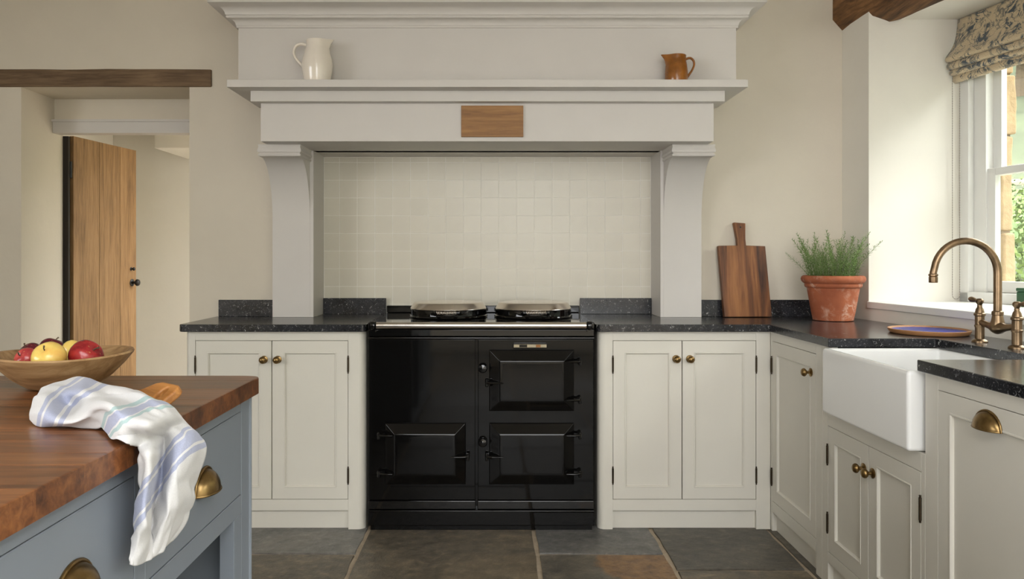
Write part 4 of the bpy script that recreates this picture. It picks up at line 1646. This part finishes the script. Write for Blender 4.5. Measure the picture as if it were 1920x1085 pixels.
# ------------------------------------------------------------------ roman blind
bl = thing('roman_blind', 'tan roman blind with blue grey floral print above the sink window', 'blind', (WO[0], WO[1], 0), math.radians(-80))
secs = [('panel', [(-0.012, 2.289), (-0.016, 2.25), (-0.022, 2.21), (-0.034, 2.17), (-0.056, 2.135), (-0.074, 2.112), (-0.080, 2.098), (-0.074, 2.086), (-0.056, 2.084)]),
        ('fold', [(-0.050, 2.092), (-0.066, 2.080), (-0.072, 2.066), (-0.068, 2.054), (-0.048, 2.050)]),
        ('fold', [(-0.042, 2.058), (-0.054, 2.048), (-0.058, 2.036), (-0.052, 2.028), (-0.036, 2.024)]),
        ('fold', [(-0.028, 2.034), (-0.038, 2.022), (-0.040, 2.006), (-0.036, 1.996), (-0.026, 1.992)])]
vacc = 0.0
for nm, pr in secs:
    P = [Vector((a, b, 0)) for a, b in pr]
    fine = [cr(P, t / 20) for t in range(21)]
    bm = bmesh.new()
    uvl = bm.loops.layers.uv.new('UVMap')
    ns = 30
    grid, uvs = [], {}
    acc = vacc
    for k, p in enumerate(fine):
        if k:
            acc += (p - fine[k - 1]).length
        row = []
        for s in range(ns + 1):
            ss = 0.006 + (S1 - 0.03) * s / ns
            wob = 0.004 * noise.noise(Vector((ss * 4, k * 0.08, vacc)))
            v = bm.verts.new((ss, p.x + wob, p.y))
            uvs[v] = (ss, acc)
            row.append(v)
        grid.append(row)
    vacc = acc + 0.04
    for a, b in zip(grid, grid[1:]):
        for s in range(ns):
            f = bm.faces.new((a[s], a[s + 1], b[s + 1], b[s]))
            for lp in f.loops:
                lp[uvl].uv = uvs[lp.vert]
    o = obj(nm, bm, m_fabric, bl, ang=180)
    md = o.modifiers.new('thickness', 'SOLIDIFY')
    md.thickness = 0.003
bm = bmesh.new()
pth = [(0.012, -0.045, 2.04 - 1.03 * k / 180) for k in range(181)]
pth += [(0.012 + 0.006 * k / 8, -0.0285 - 0.0165 * math.cos(PI * k / 8), 1.01 - 0.0165 * math.sin(PI * k / 8)) for k in range(1, 8)]
pth += [(0.018, -0.012, 1.01 + 1.03 * k / 180) for k in range(181)]
tube(bm, pth, [0.0019 if k % 2 else 0.0008 for k in range(len(pth))], 6)
obj('chain', bm, m_chain, bl)

# ------------------------------------------------------------------ outside
bm = bmesh.new()
box(bm, -14, 6.0, -16, 12, -0.45, -0.205)
tr_ = obj('terrace', bm, m_terrace, smooth=False)
tr_['kind'] = 'structure'
bm = bmesh.new()
gx, gy = 40, 40
vs = [[None] * (gy + 1) for _ in range(gx + 1)]


def ground_z(x, y):
    d = math.hypot(x - 2, y - 3)
    return -0.25 + max(0, d - 7.0) * 0.30 + max(0, d - 16) * 0.15 + 0.4 * noise.noise(Vector((x * 0.12, y * 0.12, 0))) * min(1, d / 12)


for i in range(gx + 1):
    for j in range(gy + 1):
        x, y = 2.7 + 80 * (i / gx) ** 2, -40 + 120 * j / gy
        vs[i][j] = bm.verts.new((x, y, ground_z(x, y)))
for i in range(gx):
    for j in range(gy):
        bm.faces.new((vs[i][j], vs[i + 1][j], vs[i + 1][j + 1], vs[i][j + 1]))
hs = obj('hillside', bm, m_grass, ang=180)
hs['kind'] = 'structure'


def tree(x, y, hgt, rad, mat, label, seed, nleaf=2600, ls=0.09, trunk=True, grp='trees and shrubs outside'):
    r_ = random.Random(seed)
    z = ground_z(x, y)
    t_ = thing('garden_tree' if trunk else 'garden_shrub', label, 'tree' if trunk else 'shrub', (x, y, z), 0)
    cz = hgt - rad * 0.9
    bm = bmesh.new()
    blobs = [(Vector((r_.uniform(-.55, .55) * rad, r_.uniform(-.55, .55) * rad, cz + r_.uniform(-.6, .7) * rad * 0.9)), rad * r_.uniform(0.35, 0.6)) for _ in range(12)]
    for q in range(nleaf):
        c, br = blobs[q % 12]
        d = Vector((r_.gauss(0, 1), r_.gauss(0, 1), r_.gauss(0, 1))).normalized()
        p = c + d * br * r_.uniform(0.7, 1.02)
        nn = (d + Vector((r_.uniform(-.7, .7), r_.uniform(-.7, .7), r_.uniform(-.3, .9)))).normalized()
        a = nn.orthogonal().normalized() * ls * r_.uniform(0.6, 1.2)
        b = nn.cross(a) * 0.55
        bm.faces.new([bm.verts.new(p + a), bm.verts.new(p + b), bm.verts.new(p - a), bm.verts.new(p - b)])
    o = obj('foliage', bm, mat, t_, smooth=False)
    o['kind'] = 'stuff'
    bm = bmesh.new()
    tube(bm, [(0, 0, -0.1), (0.03 * rad, 0, cz * 0.5), (-0.02, 0.02, cz + rad * 0.3)], [0.09 * rad + 0.02, 0.07 * rad + 0.015, 0.02], 8)
    for c, br in blobs[:6]:
        tube(bm, [(0, 0, cz * 0.55), c * 0.6 + Vector((0, 0, cz * 0.25)), c], [0.035 * rad + .01, 0.02 * rad + .006, 0.006], 5)
    obj('trunk' if trunk else 'branches', bm, m_bark, t_)
    return t_


tree(6.25, 9.0, 1.75, 0.85, m_leafa, 'light green leafy shrub growing close outside the sink window', 1, 3600, 0.045, False)
tree(8.1, 11.4, 1.9, 1.0, m_leafa, 'taller light green shrub behind the shrub outside the sink window', 2, 3600, 0.05, False)
tree(8.1, 8.4, 1.6, 0.75, m_leafa, 'low light green shrub beside the shrub outside the sink window', 3, 2600, 0.045, False)
tree(10.2, 13.0, 6.2, 1.5, m_leafa, 'tall green tree standing beside the garden fence', 4, 4200, 0.08)
for k, (x, y, h) in enumerate(((15.4, 22.6, 4.2), (18.6, 26.8, 4.6), (22.0, 32.4, 5.4), (13.0, 27.0, 5.0), (27.5, 40.0, 6.5), (22.0, 41.0, 6.5),
                               (20.5, 21.5, 4.4), (25.0, 26.0, 5.0), (26.5, 20.0, 4.8), (31.0, 29.0, 5.6), (30.0, 35.5, 6.0), (34.0, 21.0, 5.6))):
    tree(x, y, h, h * 0.42, m_leaf_haze, 'haze tinted green tree growing on the hillside above the fence', 20 + k, 3000, 0.2)['group'] = 'trees on the hillside'
fn = thing('garden_fence', 'weathered post and rail fence at the foot of the hillside', 'fence', (9.0, 14.2, ground_z(9, 14.2)))
fa, fb = Vector((-4.0, 2.5, 0)), Vector((6.0, -3.8, 0))
zl = lambda p: ground_z(9 + p.x, 14.2 + p.y) - ground_z(9, 14.2)
for k in range(7):
    p = fa.lerp(fb, k / 6)
    bm = bmesh.new()
    z = zl(p)
    box(bm, p.x - 0.06, p.x + 0.06, p.y - 0.06, p.y + 0.06, z - 0.3, z + 1.25)
    bev(bm, 0.012, 2)
    obj('post', bm, m_fence, fn)
for hz in (0.55, 1.05):
    for k in range(6):
        p, q = fa.lerp(fb, k / 6), fa.lerp(fb, (k + 1) / 6)
        bm = tube(bmesh.new(), [(p.x, p.y, zl(p) + hz), (q.x, q.y, zl(q) + hz)], 0.06, 6)
        obj('rail', bm, m_fence, fn)

bpy.context.view_layer.update()
